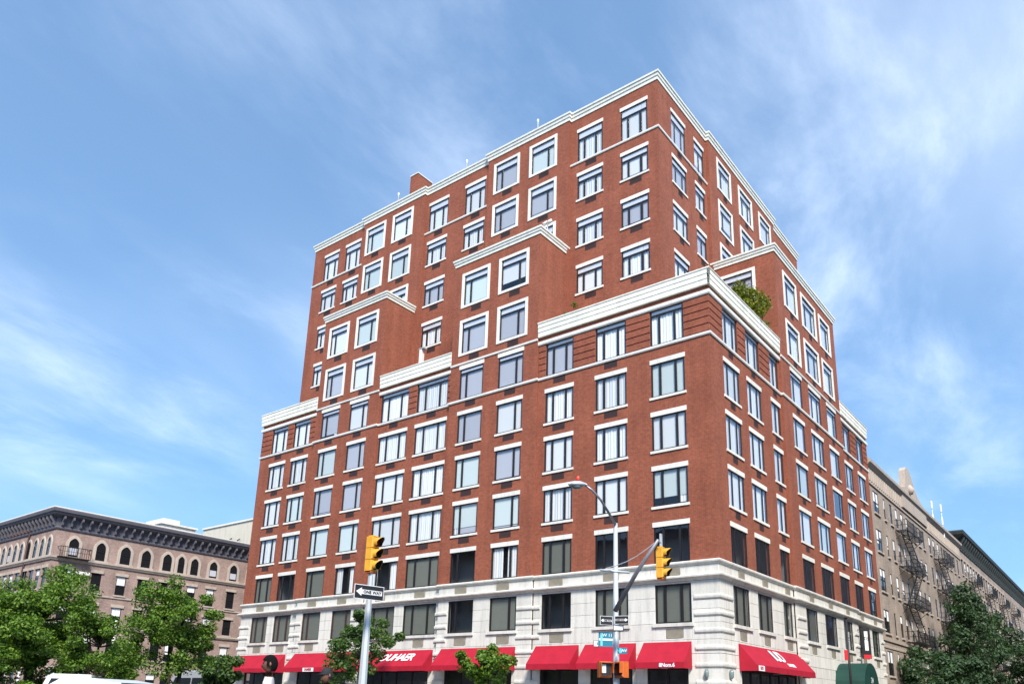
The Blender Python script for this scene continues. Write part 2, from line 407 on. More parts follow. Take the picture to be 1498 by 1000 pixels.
# ------------------------------------------------------------------ mesh helpers
class MB:
    def __init__(s):
        s.v, s.f, s.mi = [], [], []

    def quad(s, a, b, c, d, mi=0):
        i = len(s.v); s.v += [a, b, c, d]; s.f.append((i, i + 1, i + 2, i + 3)); s.mi.append(mi)

    def poly(s, pts, mi=0):
        i = len(s.v); s.v += list(pts); s.f.append(tuple(range(i, i + len(pts)))); s.mi.append(mi)

    def box(s, x0, x1, y0, y1, z0, z1, mi=0):
        i = len(s.v)
        s.v += [(x0, y0, z0), (x1, y0, z0), (x1, y1, z0), (x0, y1, z0), (x0, y0, z1), (x1, y0, z1), (x1, y1, z1), (x0, y1, z1)]
        for q in ((0, 3, 2, 1), (4, 5, 6, 7), (0, 1, 5, 4), (1, 2, 6, 5), (2, 3, 7, 6), (3, 0, 4, 7)):
            s.f.append(tuple(i + k for k in q)); s.mi.append(mi)
        return s

    def cbox(s, x0, x1, y0, y1, z0, z1, c, mi=0):
        """box whose front (-y) edges are chamfered by c"""
        i = len(s.v)
        s.v += [(x0 + c, y0, z0 + c), (x1 - c, y0, z0 + c), (x1 - c, y0, z1 - c), (x0 + c, y0, z1 - c),
                (x0, y0 + c, z0), (x1, y0 + c, z0), (x1, y0 + c, z1), (x0, y0 + c, z1),
                (x0, y1, z0), (x1, y1, z0), (x1, y1, z1), (x0, y1, z1)]
        for q in ((0, 1, 2, 3), (0, 4, 5, 1), (1, 5, 6, 2), (2, 6, 7, 3), (3, 7, 4, 0),
                  (4, 8, 9, 5), (5, 9, 10, 6), (6, 10, 11, 7), (7, 11, 8, 4), (8, 11, 10, 9)):
            s.f.append(tuple(i + k for k in q)); s.mi.append(mi)
        return s

    def bar(s, p, q, w, h=None, mi=0):
        """square bar from p to q"""
        p, q = Vector(p), Vector(q); h = h or w
        d = (q - p).normalized()
        a = d.cross(Vector((0, 0, 1)))
        if a.length < 1e-4: a = Vector((1, 0, 0))
        a.normalize(); b = a.cross(d)
        i = len(s.v)
        for c in (p, q):
            for sx, sy in ((-1, -1), (1, -1), (1, 1), (-1, 1)):
                s.v.append(tuple(c + a * sx * w / 2 + b * sy * h / 2))
        for k in range(4):
            j = (k + 1) % 4; s.f.append((i + k, i + j, i + 4 + j, i + 4 + k)); s.mi.append(mi)
        s.f.append((i + 3, i + 2, i + 1, i)); s.f.append((i + 4, i + 5, i + 6, i + 7)); s.mi += [mi, mi]
        return s

    def tube(s, pts, rad, n=8, mi=0, caps=True):
        pts = [Vector(p) for p in pts]
        if not hasattr(rad, '__len__'): rad = [rad] * len(pts)
        i0 = len(s.v)
        ref = Vector((0.31, 0.2, 0.93))
        for k, p in enumerate(pts):
            d = (pts[min(k + 1, len(pts) - 1)] - pts[max(k - 1, 0)]).normalized()
            a = d.cross(ref)
            if a.length < 0.05: a = d.cross(Vector((1, 0, 0)))
            a.normalize(); b = d.cross(a)
            for j in range(n):
                t = 2 * math.pi * j / n
                s.v.append(tuple(p + (a * math.cos(t) + b * math.sin(t)) * rad[k]))
        for k in range(len(pts) - 1):
            for j in range(n):
                a_ = i0 + k * n + j; b_ = i0 + k * n + (j + 1) % n
                s.f.append((a_, b_, b_ + n, a_ + n)); s.mi.append(mi)
        if caps:
            s.f.append(tuple(i0 + j for j in range(n))[::-1]); s.mi.append(mi)
            e = i0 + (len(pts) - 1) * n
            s.f.append(tuple(e + j for j in range(n))); s.mi.append(mi)
        return s

    def prism(s, prof, axis_pts, mi=0):
        """extrude closed 2D profile [(u,w)] between frames; axis_pts = list of functions (u,w)->xyz"""
        i = len(s.v); n = len(prof)
        for fn in axis_pts:
            for u, w in prof: s.v.append(tuple(fn(u, w)))
        for k in range(len(axis_pts) - 1):
            for j in range(n):
                a = i + k * n + j; b = i + k * n + (j + 1) % n
                s.f.append((a, b, b + n, a + n)); s.mi.append(mi)
        s.f.append(tuple(i + j for j in range(n))[::-1]); s.mi.append(mi)
        e = i + (len(axis_pts) - 1) * n
        s.f.append(tuple(e + j for j in range(n))); s.mi.append(mi)
        return s

    def mesh(s, name, mats, smooth=False):
        me = bpy.data.meshes.new(name)
        me.from_pydata([tuple(v) for v in s.v], [], s.f)
        for mn in (mats if isinstance(mats, (list, tuple)) else [mats]): me.materials.append(MATS[mn])
        if any(s.mi): me.polygons.foreach_set('material_index', s.mi)
        if smooth: me.polygons.foreach_set('use_smooth', [True] * len(s.f))
        me.update()
        return me


def ob(name, me, parent=None, loc=(0, 0, 0), rz=0.0, scale=None):
    o = bpy.data.objects.new(name, me)
    C.objects.link(o)
    o.location = loc
    o.rotation_euler = (0, 0, rz)
    if scale: o.scale = scale
    if parent is not None: o.parent = parent
    return o


def tag(o, label, cat, group=None):
    o['label'] = label; o['category'] = cat
    if group: o['group'] = group
    return o


def thing(name, label, cat, loc=(0, 0, 0), rz=0.0, group=None):
    o = ob(name, None, None, loc, rz)
    o.empty_display_size = 0.3
    return tag(o, label, cat, group)


def struct(name, me):
    o = ob(name, me); o['kind'] = 'structure'; return o


def text_mesh(name, txt, size, mat, shear=0.0, extrude=0.004, spacing=1.0, offset=0.0):
    cu = bpy.data.curves.new(name, 'FONT')
    cu.body = txt; cu.size = size; cu.shear = shear; cu.extrude = extrude
    cu.align_x = 'CENTER'; cu.align_y = 'CENTER'; cu.space_character = spacing; cu.offset = offset
    cu.resolution_u = 3
    to = bpy.data.objects.new(name, cu)
    me = bpy.data.meshes.new_from_object(to)
    me.name = name
    me.materials.clear(); me.materials.append(MATS[mat])
    bpy.data.objects.remove(to); bpy.data.curves.remove(cu)
    return me


random.seed(7)
FRONT, RIGHT, LEFT, BACK = 0.0, math.pi / 2, -math.pi / 2, math.pi
# facade local frame: x along the wall, +y inward, z up.
# FRONT: x=X, faces -Y.  RIGHT: x=Y, faces +X.  LEFT: x=-Y, faces -X.


def floc(face, pos):
    return (0, pos, 0) if face in (FRONT, BACK) else (pos, 0, 0)


def fpt(face, pos, a, z, inward=0.0):
    """world location of a facade-local point"""
    if face == FRONT: return (a, pos + inward, z)
    if face == RIGHT: return (pos - inward, a, z)
    if face == LEFT: return (pos + inward, -a, z)


def facade_mesh(name, mat, a0, a1, z0, z1, openings, depth=0.2, arch=()):
    """wall sheet with rectangular holes and reveals"""
    xs = sorted({a0, a1} | {v for o in openings for v in o[:2]})
    zs = sorted({z0, z1} | {v for o in openings for v in o[2:4]})
    xs = [x for x in xs if a0 <= x <= a1]; zs = [z for z in zs if z0 <= z <= z1]
    b = MB()
    for i in range(len(xs) - 1):
        run = None
        for k in range(len(zs) - 1):
            cx, cz = (xs[i] + xs[i + 1]) / 2, (zs[k] + zs[k + 1]) / 2
            if any(o[0] < cx < o[1] and o[2] < cz < o[3] for o in openings): continue
            b.quad((xs[i], 0, zs[k]), (xs[i + 1], 0, zs[k]), (xs[i + 1], 0, zs[k + 1]), (xs[i], 0, zs[k + 1]))
    for o in openings:
        x0, x1, w0, w1 = o[:4]
        b.quad((x0, 0, w0), (x0, 0, w1), (x0, depth, w1), (x0, depth, w0))
        b.quad((x1, 0, w0), (x1, depth, w0), (x1, depth, w1), (x1, 0, w1))
        b.quad((x0, 0, w1), (x1, 0, w1), (x1, depth, w1), (x0, depth, w1))
        b.quad((x0, 0, w0), (x0, depth, w0), (x1, depth, w0), (x1, 0, w0))
    return b.mesh(name, mat)


CACHE = {}


def cached(key, fn):
    if key not in CACHE: CACHE[key] = fn()
    return CACHE[key]


def k2(v): return round(v, 3)


def frame_mesh(w, h, splits, transom, mat, thin=False):
    def mk():
        b = MB(); t, y0, y1 = (0.055 if thin else 0.08), 0.028, 0.10; hw_ = .032 if thin else .06
        b.box(0, t, y0, y1, 0, h); b.box(w - t, w, y0, y1, 0, h)
        b.box(t, w - t, y0, y1, 0, t); b.box(t, w - t, y0, y1, h - .055, h)
        zt = h - .055
        if transom:
            zt = h * (1 - transom)
            b.box(t, w - t, y0, y1, zt - 0.045, zt + 0.045)
            zt -= 0.045
        for s_ in splits:
            b.box(w * s_ - hw_, w * s_ + hw_, y0 - 0.004, y1 - 0.01, t, zt)
        return b.mesh('window_frame', mat)
    return cached(('fr', k2(w), k2(h), splits, transom, mat, thin), mk)


def pane_mesh(w, h, mat):
    return cached(('pn', k2(w), k2(h), mat), lambda: _pane(w, h, mat))


def _pane(w, h, mat):
    b = MB(); b.quad((0, 0, 0), (w, 0, 0), (w, 0, h), (0, 0, h))
    return b.mesh('pane', mat)


def curtain_mesh(w, h, mat, fold, seed):
    def mk():
        rg = random.Random(seed)
        b = MB(); n = max(10, int(w / 0.045)) if fold else 2
        ph = rg.random() * 6
        prev = None
        for i in range(n + 1):
            x = w * i / n
            y = (0.011 * math.sin(x * 34 + ph) + 0.009 * math.sin(x * 15 + ph * 2)) if fold else 0
            if prev: b.quad((prev[0], prev[1], 0), (x, y, 0), (x, y, h), (prev[0], prev[1], h))
            prev = (x, y)
        return b.mesh('curtain', mat)
    return cached(('cu', k2(w), k2(h), mat, fold, seed), mk)


def plain_box(name, mat, *d):
    return cached(('bx', name, mat) + tuple(k2(q) for q in d), lambda: MB().box(*d).mesh(name, mat))


SPLIT3 = (0.27, 0.73)
SPLIT_R = (0.72,)      # wide light, then narrow
SPLIT_L = (0.28,)


def window(parent, face, pos, a, z, w, h, splits=SPLIT3, transom=0.0, style='curtain', lintel=0.25, sill=True,
           surround=False, frame='frame_bronze', glass='window_glass', proud=0.035, trim='trim_stone', rg=random):
    thin = face == RIGHT
    win = ob('window', frame_mesh(w, h, splits, transom, frame, thin), parent, fpt(face, pos, a, z), face)
    t = 0.055 if thin else 0.08; hw_ = .032 if thin else .06
    edges = [0.0] + [s_ * w for s_ in splits] + [w]
    ht = h * (1 - transom) - 0.045 if transom else h - .055
    for i in range(len(edges) - 1):
        x0 = t if i == 0 else edges[i] + hw_
        x1 = w - t if i == len(edges) - 2 else edges[i + 1] - hw_
        ob('pane', pane_mesh(x1 - x0, ht - t, glass), win, (x0, 0.05, t))
    if transom:
        z0 = h * (1 - transom) + 0.045
        ob('transom_pane', pane_mesh(w - 2 * t, h - .055 - z0, glass), win, (t, 0.05, z0))
        ob('transom_blind', curtain_mesh(w - 2 * t, h - .055 - z0, 'transom_panel', False, 0), win, (t, 0.065, z0))
    # drapery behind the glass
    hc = k2(ht + .07) if transom else k2(h - .006)
    if style == 'curtain':
        ob('curtain', curtain_mesh(w - 0.1, hc, 'curtain_white', True, rg.randrange(4)), win, (0.05, 0.145, 0))
    elif style == 'parted':
        c = k2(w * rg.choice((0.26, 0.32, 0.38)))
        ob('curtain', curtain_mesh(c, hc, 'curtain_white', True, 1), win, (0.05, 0.145, 0))
        if rg.random() < 0.8:
            ob('curtain', curtain_mesh(c, hc, 'curtain_white', True, 2), win, (w - 0.05 - c, 0.145, 0))
    elif style in ('grey', 'green', 'beige', 'white', 'slat'):
        mt = {'grey': 'blind_grey', 'green': 'blind_green', 'beige': 'blind_beige', 'white': 'curtain_white', 'slat': 'blind_slat'}[style]
        dr = rg.choice((0.0, 0.0, 0.0, 0.0, 0.08, 0.12, 0.25))
        if style == 'slat':
            sb = MB(); nsl = 16
            for q_ in range(nsl):
                z_ = hc * q_ / nsl
                sb.quad((0, .010, z_), (w - .08, .010, z_), (w - .08, -.012, z_ + hc / nsl * .97), (0, -.012, z_ + hc / nsl * .97))
            ob('blind', cached(('slat', k2(w), hc), lambda: sb.mesh('blind', 'blind_slat')), win, (0.04, 0.135, 0))
        else:
            ob('blind', curtain_mesh(w - 0.08, k2(hc - dr * h), mt, False, 0), win, (0.04, 0.125, dr * h))
            if dr > 0 and rg.random() < .6:
                ob('lower_blind', curtain_mesh(w - 0.08, k2(dr * h), 'blind_grey', False, 0), win, (0.04, 0.15, 0))
        if style in ('grey', 'green') and rg.random() < 0.6:
            ob('curtain', curtain_mesh(k2(w * 0.26), hc, 'curtain_white', True, 3), win, (0.05 if rg.random() < .5 else w * 0.74 - .05, 0.105 if False else 0.15, 0))
    if surround:
        s_ = 0.20
        b = cached(('sur', k2(w), k2(h), trim), lambda: (
            MB().box(-s_, 0.004, -0.05, 0.05, -0.17, h + s_).box(w - 0.004, w + s_, -0.05, 0.05, -0.17, h + s_)
            .box(0.004, w - 0.004, -0.047, 0.06, h - 0.004, h + s_ - 0.003).box(0.004, w - 0.004, -0.047, 0.12, -0.167, 0.004)).mesh('surround', trim))
        ob('surround', b, win)
    else:
        if lintel:
            ob('lintel', plain_box('lintel', trim, -0.05, w + 0.05, -proud, 0.06, h - 0.004, h + lintel), win)
        if sill:
            ob('sill', plain_box('sill', trim, -0.08, w + 0.08, -0.06, 0.027, -0.13, 0.004), win)
    return win


def grille(parent, face, pos, ac, ztop, w=0.86, h=0.40, mat='grille_brown'):
    def mk():
        b = MB()
        b.box(-w / 2, w / 2, -0.012, 0.02, 0, 0.035).box(-w / 2, w / 2, -0.012, 0.02, h - 0.035, h)
        b.box(-w / 2, -w / 2 + 0.035, -0.0115, 0.02, 0.035, h - 0.035).box(w / 2 - 0.035, w / 2, -0.0115, 0.02, 0.035, h - 0.035)
        n = 7
        for i in range(n):
            z = 0.05 + (h - 0.1) * i / (n - 1)
            b.quad((-w / 2 + 0.03, -0.010, z - 0.018), (w / 2 - 0.03, -0.010, z - 0.018), (w / 2 - 0.03, -0.003, z + 0.022), (-w / 2 + 0.03, -0.003, z + 0.022))
        b.quad((-w / 2 + .03, -0.002, 0.03), (w / 2 - .03, -0.002, 0.03), (w / 2 - .03, -0.002, h - .03), (-w / 2 + .03, -0.002, h - .03))
        return b.mesh('vent_grille', mat)
    return ob('vent_grille', cached(('gr', w, h, mat), mk), parent, fpt(face, pos, ac, ztop - h), face)


# profile moulding swept round a path of plan points (outward on the left of travel is handled by miter)
def moulding(name, mat, path, prof, parent=None, closed_ends=True):
    """path: list of (x,y); prof: closed list of (out, z). 'out' points to the right-hand side of travel."""
    b = MB(); n = len(prof)
    pts = [Vector(p) for p in path]
    rings = []
    for i, p in enumerate(pts):
        dirs = []
        if i > 0: dirs.append((pts[i] - pts[i - 1]).normalized())
        if i < len(pts) - 1: dirs.append((pts[i + 1] - pts[i]).normalized())
        nr = [Vector((d.y, -d.x)) for d in dirs]
        if len(nr) == 2:
            mvec = nr[0] + nr[1]; mvec = mvec / max(0.2, mvec.dot(nr[0]))
        else:
            mvec = nr[0]
        rings.append([(p.x + mvec.x * o_, p.y + mvec.y * o_, z) for o_, z in prof])
    i0 = 0
    for r_ in rings: b.v += r_
    for k in range(len(rings) - 1):
        for j in range(n):
            a = k * n + j; c = k * n + (j + 1) % n
            b.f.append((a, c, c + n, a + n)); b.mi.append(0)
    b.f.append(tuple(range(n))[::-1]); b.mi.append(0)
    e = (len(rings) - 1) * n
    b.f.append(tuple(e + j for j in range(n))); b.mi.append(0)
    return ob(name, b.mesh(name, mat), parent)


# ================================================================== GROUND
b = MB(); b.quad((-900, -900, G), (900, -900, G), (900, 1500, G), (-900, 1500, G)); struct('road', b.mesh('road', 'asphalt'))


def pavement(name, x0, x1, y0, y1):
    b = MB(); b.box(x0 + .16, x1 - .16, y0 + .16, y1 - .16, G + 0.004, G + 0.150)
    o = struct(name, b.mesh(name, 'concrete'))
    k = MB()
    k.box(x0, x1, y0, y0 + .155, G + 0.002, G + 0.145).box(x0, x1, y1 - .155, y1, G + 0.002, G + 0.145)
    k.box(x0, x0 + .155, y0 + .16, y1 - .16, G + 0.002, G + 0.145).box(x1 - .155, x1, y0 + .16, y1 - .16, G + 0.002, G + 0.145)
    struct('kerb', k.mesh('kerb', 'kerb_stone'))
    # expansion joints
    j = MB(); x = x0 + 1.5
    while x < x1 - 1:
        j.box(x, x + 0.012, y0 + .2, y1 - .2, G + 0.1505, G + 0.1515); x += 1.5
    ob('joint', j.mesh('joint', 'joint_mortar'), o)
    return o


pavement('pavement', -44.5, 5.0, -5.5, 140)
pavement('pavement_far_side', -170, -56, -11.5, 140)
pavement('median', -44, 0, -23.5, -16.5)
pavement('pavement_avenue_far_side', -170, 60, -75, -48)
pavement('pavement_street_far_side', 20.5, 60, -14, 160)
mk = MB()
for x in range(-120, 12, 9):
    for y in (-11, -29, -39):
        mk.box(x, x + 3, y, y + 0.12, G + 0.004, G + 0.008)
struct('lane_markings', mk.mesh('lane_markings', 'road_paint'))
mk = MB()
for i in range(16):
    mk.box(7.0, 10.0, -30 + i * 1.3, -29.4 + i * 1.3, G + 0.004, G + 0.008)
struct('crosswalk', mk.mesh('crosswalk', 'road_paint'))

# ================================================================== MAIN BUILDING
BLD = thing('brick_apartment_building', 'tall stepped red brick corner apartment block with white cornices and pale stone base', 'building', (0, 0, 0))
Z3 = 9.169
def zl(k): return Z3 + 3 * (k - 3) if k < 7 else (21.36 if k == 7 else 24.36 + 3.508 * (k - 8))


STONE_T = 6.93
STR7 = 18.96          # string course top under storey 7
PAR_B, PAR_T = 21.62, 22.61
BP = 0.15             # how far the bays stand proud
# lower sections: (face, pos, a0, a1, [columns (l, r, splits)], bay)
secs = [
    (FRONT, 0.0, -11.1, 0.0, [(-3.507, -1.434, SPLIT3), (-7.05, -4.959, SPLIT3), (-10.583, -8.513, SPLIT3)], False),
    (FRONT, -BP, -18.3, -11.1, [(-14.22, -12.152, SPLIT_R), (-17.497, -15.398, SPLIT_L)], True),
    (FRONT, 0.0, -25.3, -18.3, [(-21.544, -18.579, SPLIT3), (-25.153, -22.282, SPLIT3)], False),
    (FRONT, -BP, -32.35, -25.3, [(-28.426, -26.347, SPLIT_R), (-31.675, -29.566, SPLIT_L)], True),
    (FRONT, 0.0, -39.45, -32.35, [(-35.252, -33.139, SPLIT3), (-38.093, -35.969, SPLIT3)], False),
    (RIGHT, 0.0, 0.0, 10.15, [(1.582, 3.70, SPLIT3), (4.738, 6.869, SPLIT3), (8.415, 9.95, (0.5,))], False),
    (RIGHT, BP, 10.15, 22.51, [(11.773, 13.942, SPLIT_L), (15.257, 17.752, SPLIT3), (19.113, 21.271, SPLIT_R)], True),
    (RIGHT, 0.0, 22.51, 29.75, [(23.156, 25.198, SPLIT3), (26.598, 28.68, SPLIT3)], False),
]
rg = random.Random(11)


def pick_style(k, face, col_bay):
    if k <= 2: return rg.choice(('slat', 'dark', 'slat', 'slat'))
    if k == 3: return rg.choice(('dark', 'parted', 'dark', 'dark', 'slat')) if face == FRONT else 'dark'
    if face == RIGHT: return rg.choice(('curtain', 'white', 'curtain', 'white', 'curtain', 'green', 'parted'))
    if col_bay and face == FRONT: return rg.choice(('green', 'grey', 'white', 'grey', 'green'))
    return rg.choice(('curtain', 'curtain', 'curtain', 'white', 'white', 'grey', 'curtain', 'curtain', 'green'))


for si, (face, pos, a0, a1, cols, bay) in enumerate(secs):
    ztop = 28.93 if bay else PAR_B + 0.3
    opens = []
    wins = []
    for ci, (l, r, sp) in enumerate(cols):
        l_, r_ = l + 0.04, r - 0.04
        for k in range(3, 8):
            z1 = zl(k) - 0.25
            z0 = zl(k) - 2.18 if k < 7 else STR7 + 0.02
            if k == 3: z0 = STONE_T + 0.09
            opens.append((l_, r_, z0, z1)); wins.append((k, ci, l_, r_, z0, z1, sp))
    framed = []
    if bay:
        if face == FRONT:
            fc = [(-14.41, -11.93), (-17.66, -15.18)] if a0 > -20 else [(-28.51, -26.03), (-31.71, -29.34)]
        else:
            fc = [(11.55, 14.12), (15.0, 18.12), (18.81, 21.32)]
        for ci, (l, r) in enumerate(fc):
            for k in (8, 9):
                z0, z1 = zl(k) - 2.275 + 0.17, zl(k) + 0.135
                opens.append((l + 0.2, r - 0.2, z0, z1)); framed.append((k, ci, l + 0.2, r - 0.2, z0, z1, cols[ci][2]))
    ob('wall', facade_mesh('wall', 'red_brick', a0, a1, STONE_T - 0.1, ztop, opens), BLD, floc(face, pos), face)
    # dark room volume behind this stretch of wall
    li = MB(); li.quad((a0 + .05, 1.2, STONE_T - .1), (a1 - .05, 1.2, STONE_T - .1), (a1 - .05, 1.2, ztop - .4), (a0 + .05, 1.2, ztop - .4))
    for k in range(3, 10 if bay else 8):
        zf = zl(k) - (2.35 if k < 8 else 2.6)
        li.quad((a0 + .05, 0.21, zf), (a1 - .05, 0.21, zf), (a1 - .05, 1.2, zf), (a0 + .05, 1.2, zf))
    for q in [a0 + .06] + [(cols[i][0] + cols[i + 1][1]) / 2 if cols[i][0] > cols[i + 1][0] else (cols[i][1] + cols[i + 1][0]) / 2 for i in range(len(cols) - 1)] + [a1 - .06]:
        li.quad((q, 0.21, STONE_T), (q, 1.2, STONE_T), (q, 1.2, ztop - .45), (q, 0.21, ztop - .45))
    ob('interior', li.mesh('interior', 'interior'), BLD, floc(face, pos), face)
    for k, ci, l_, r_, z0, z1, sp in wins:
        st = pick_style(k, face, bay)
        lint = 0.25 if (bay or k < 7) else 0.0
        window(BLD, face, pos, l_, z0, r_ - l_, z1 - z0, sp, 0.0 if k < 7 else 0.14, st, lintel=lint, sill=(3 < k < 7), rg=rg)
        if (face == RIGHT or not (si == 0 and ci == 0)) and k > 3:
            ztop_g = (zl(k) - 2.34) if k < 7 else STR7 - 0.16
            grille(BLD, face, pos, (l_ + r_) / 2, ztop_g, 0.86 if face == FRONT else 0.6, 0.38)
    for k, ci, l_, r_, z0, z1, sp in framed:
        window(BLD, face, pos, l_, z0, r_ - l_, z1 - z0, sp, 0.2, rg.choice(('green', 'grey', 'grey', 'white') if face == FRONT else ('white', 'curtain', 'white')), surround=True, rg=rg)
        grille(BLD, face, pos, (l_ + r_) / 2 + 0.1, z0 - 0.22, 0.86 if face == FRONT else 0.6, 0.38)

# bay side returns (the bays rise above the terraces and step 15 cm out below)
def slab(name, mat, x0, x1, y0, y1, z0, z1, parent=BLD):
    return ob(name, MB().box(x0, x1, y0, y1, z0, z1).mesh(name, mat), parent)


def ret(face, pos, a0, a1, z0, z1, opens=()):
    return ob('wall', facade_mesh('wall', 'red_brick', a0, a1, z0, z1, list(opens)), BLD, floc(face, pos), face)


UY, UYB = 2.90, 2.66          # upper block front plane, and where it stands proud
UX, UXB = -4.22, -3.98
for xr in (-11.1, -25.3):
    ret(RIGHT, xr, -BP, 0.0, STONE_T, PAR_B); ret(RIGHT, xr, -BP, UY + 0.1, PAR_B, 28.93)
for xl_ in (-18.3, -32.35):
    ret(LEFT, xl_, 0.0, BP, STONE_T, PAR_B); ret(LEFT, xl_, -UY - 0.1, BP, PAR_B, 28.93)
# side bay returns: the one facing the avenue has a framed window
ret(FRONT, 10.15, 0.0, BP, STONE_T, PAR_B)
wz0, wz1 = zl(9) - 2.275 + .17, zl(9) + .135
ret(FRONT, 10.15, UX - .1, BP, PAR_B, 28.93, [(-3.4, -1.35, wz0, wz1), (-3.4, -1.35, wz0 - 3.508, wz1 - 3.508)])
window(BLD, FRONT, 10.15, -3.4, wz0, 2.05, wz1 - wz0, SPLIT_R, 0.2, 'grey', surround=True, rg=rg)
window(BLD, FRONT, 10.15, -3.4, wz0 - 3.508, 2.05, wz1 - wz0, SPLIT_R, 0.2, 'dark', surround=True, rg=rg)
b = MB(); b.box(UX + .3, BP - .4, 11.3, 11.4, PAR_B, 28.5); ob('interior', b.mesh('interior', 'interior'), BLD)
ob('wall', facade_mesh('wall', 'red_brick', UX - .1 if False else -BP, 4.32, PAR_B, 28.93, []), BLD, (0, 22.51, 0), BACK)
# far end walls of the whole block
ret(LEFT, -39.45, -29.75, 0.0, STONE_T, PAR_B + .2)
ob('wall', facade_mesh('wall', 'red_brick', 0.0, 39.45, STONE_T, PAR_B + .2, []), BLD, (0, 29.75, 0), BACK)
# terraces
slab('terrace_floor', 'roofing', -39.4, -0.05, 0.05, 29.7, PAR_B - 0.5, PAR_B - 0.05)
for (x0, x1, y0, y1) in ((-18.25, -11.15, -BP + .05, UY, ), (-32.3, -25.35, -BP + .05, UY), (UX, BP - .05, 10.2, 22.46)):
    slab('bay_roof', 'roofing', x0, x1, y0, y1, 28.5, 28.80)

# ---- upper block
usec = [
    (FRONT, UY, -10.95, UX, [(-7.0, -4.94, SPLIT3), (-10.42, -8.34, SPLIT3)], False),
    (FRONT, UYB, -18.3, -10.95, [(-14.38, -11.95, SPLIT_R), (-17.70, -15.27, SPLIT_L)], True),
    (FRONT, UY, -24.95, -18.3, [(-20.775, -18.68, SPLIT3), (-24.62, -22.49, SPLIT3)], False),
    (FRONT, UYB, -32.2, -24.95, [(-28.6, -26.19, SPLIT_R), (-31.87, -29.43, SPLIT_L)], True),
    (FRONT, UY, -39.14, -32.2, [(-34.8, -32.77, SPLIT3), (-37.68, -35.64, SPLIT3)], False),
    (RIGHT, UX, UY, 10.0, [(4.70, 6.79, SPLIT3), (8.09, 9.62, (0.5,))], False),
    (RIGHT, UXB, 10.0, 22.6, [(11.31, 13.77, SPLIT_L), (15.18, 17.85, SPLIT3), (19.23, 21.8, SPLIT_R)], True),
    (RIGHT, UX, 22.6, 29.0, [], False),
]
ROOF_B = 39.28
STR12 = 35.76
for si, (face, pos, a0, a1, cols, bay) in enumerate(usec):
    opens, wins = [], []
    for ci, (l, r, sp) in enumerate(cols):
        for k in range(8, 13):
            if bay and k < 10: continue
            if bay:
                l_, r_, z0, z1 = l + .2, r - .2, zl(k) - 2.105, zl(k) + 0.135
            else:
                l_, r_, z0, z1 = l + .04, r - .04, zl(k) - 2.10, zl(k) - 0.25
                if k == 12: z0 = STR12 + 0.02
            opens.append((l_, r_, z0, z1)); wins.append((k, ci, l_, r_, z0, z1, sp))
    ob('wall', facade_mesh('wall', 'red_brick', a0, a1, PAR_B - 0.4, ROOF_B + .15, opens), BLD, floc(face, pos), face)
    li = MB(); li.quad((a0 + .05, 1.2, PAR_B), (a1 - .05, 1.2, PAR_B), (a1 - .05, 1.2, ROOF_B), (a0 + .05, 1.2, ROOF_B))
    for k in range(8, 13):
        zf = zl(k) - 2.6
        li.quad((a0 + .05, 0.21, zf), (a1 - .05, 0.21, zf), (a1 - .05, 1.2, zf), (a0 + .05, 1.2, zf))
    ob('interior', li.mesh('interior', 'interior'), BLD, floc(face, pos), face)
    for k, ci, l_, r_, z0, z1, sp in wins:
        st = rg.choice(('curtain', 'curtain', 'grey', 'white', 'curtain', 'white')) if not bay else rg.choice(('grey', 'green', 'white', 'grey') if face == FRONT else ('white', 'curtain', 'white'))
        window(BLD, face, pos, l_, z0, r_ - l_, z1 - z0, sp, 0.24 if k > 8 else 0.2, st, surround=bay, sill=(k < 12), rg=rg)
        if not (k == 12 and si == 0 and ci == 0):
            zt = z0 - (0.22 if bay else 0.17) - (0.05 if (k == 12 and not bay) else 0)
            grille(BLD, face, pos, (l_ + r_) / 2 + 0.08, zt, 0.86 if face == FRONT else 0.6, 0.38)
for xr in (-10.95, -24.95): ret(RIGHT, xr, UYB, UY, PAR_B, ROOF_B + .1)
for xl_ in (-18.3, -32.2): ret(LEFT, xl_, -UY, -UYB, PAR_B, ROOF_B + .1)
ret(FRONT, 10.0, UX, UXB, PAR_B, ROOF_B + .1)
ob('wall', facade_mesh('wall', 'red_brick', -UXB, -UX, PAR_B, ROOF_B + .1, []), BLD, (0, 22.6, 0), BACK)
ret(LEFT, -39.14, -29.0, -UY, PAR_B, ROOF_B + .1)
ob('wall', facade_mesh('wall', 'red_brick', -UX, 39.14, PAR_B, ROOF_B + .1, []), BLD, (0, 29.0, 0), BACK)
slab('roof', 'roofing', -39.1, UX - .05, UY + .05, 28.95, ROOF_B - .5, ROOF_B - .1)

# ---- cornices, string courses, parapets
corn = [(-0.05, 0.0), (0.05, 0.0), (0.07, 0.24), (0.115, 0.25), (0.14, 0.46), (0.19, 0.47), (0.20, 0.60), (0.16, 0.62), (-0.30, 0.62), (-0.30, 0.3), (-0.05, 0.3)]
def cz(z, s_=1.0): return [(o_, z + h_ * s_) for o_, h_ in corn]


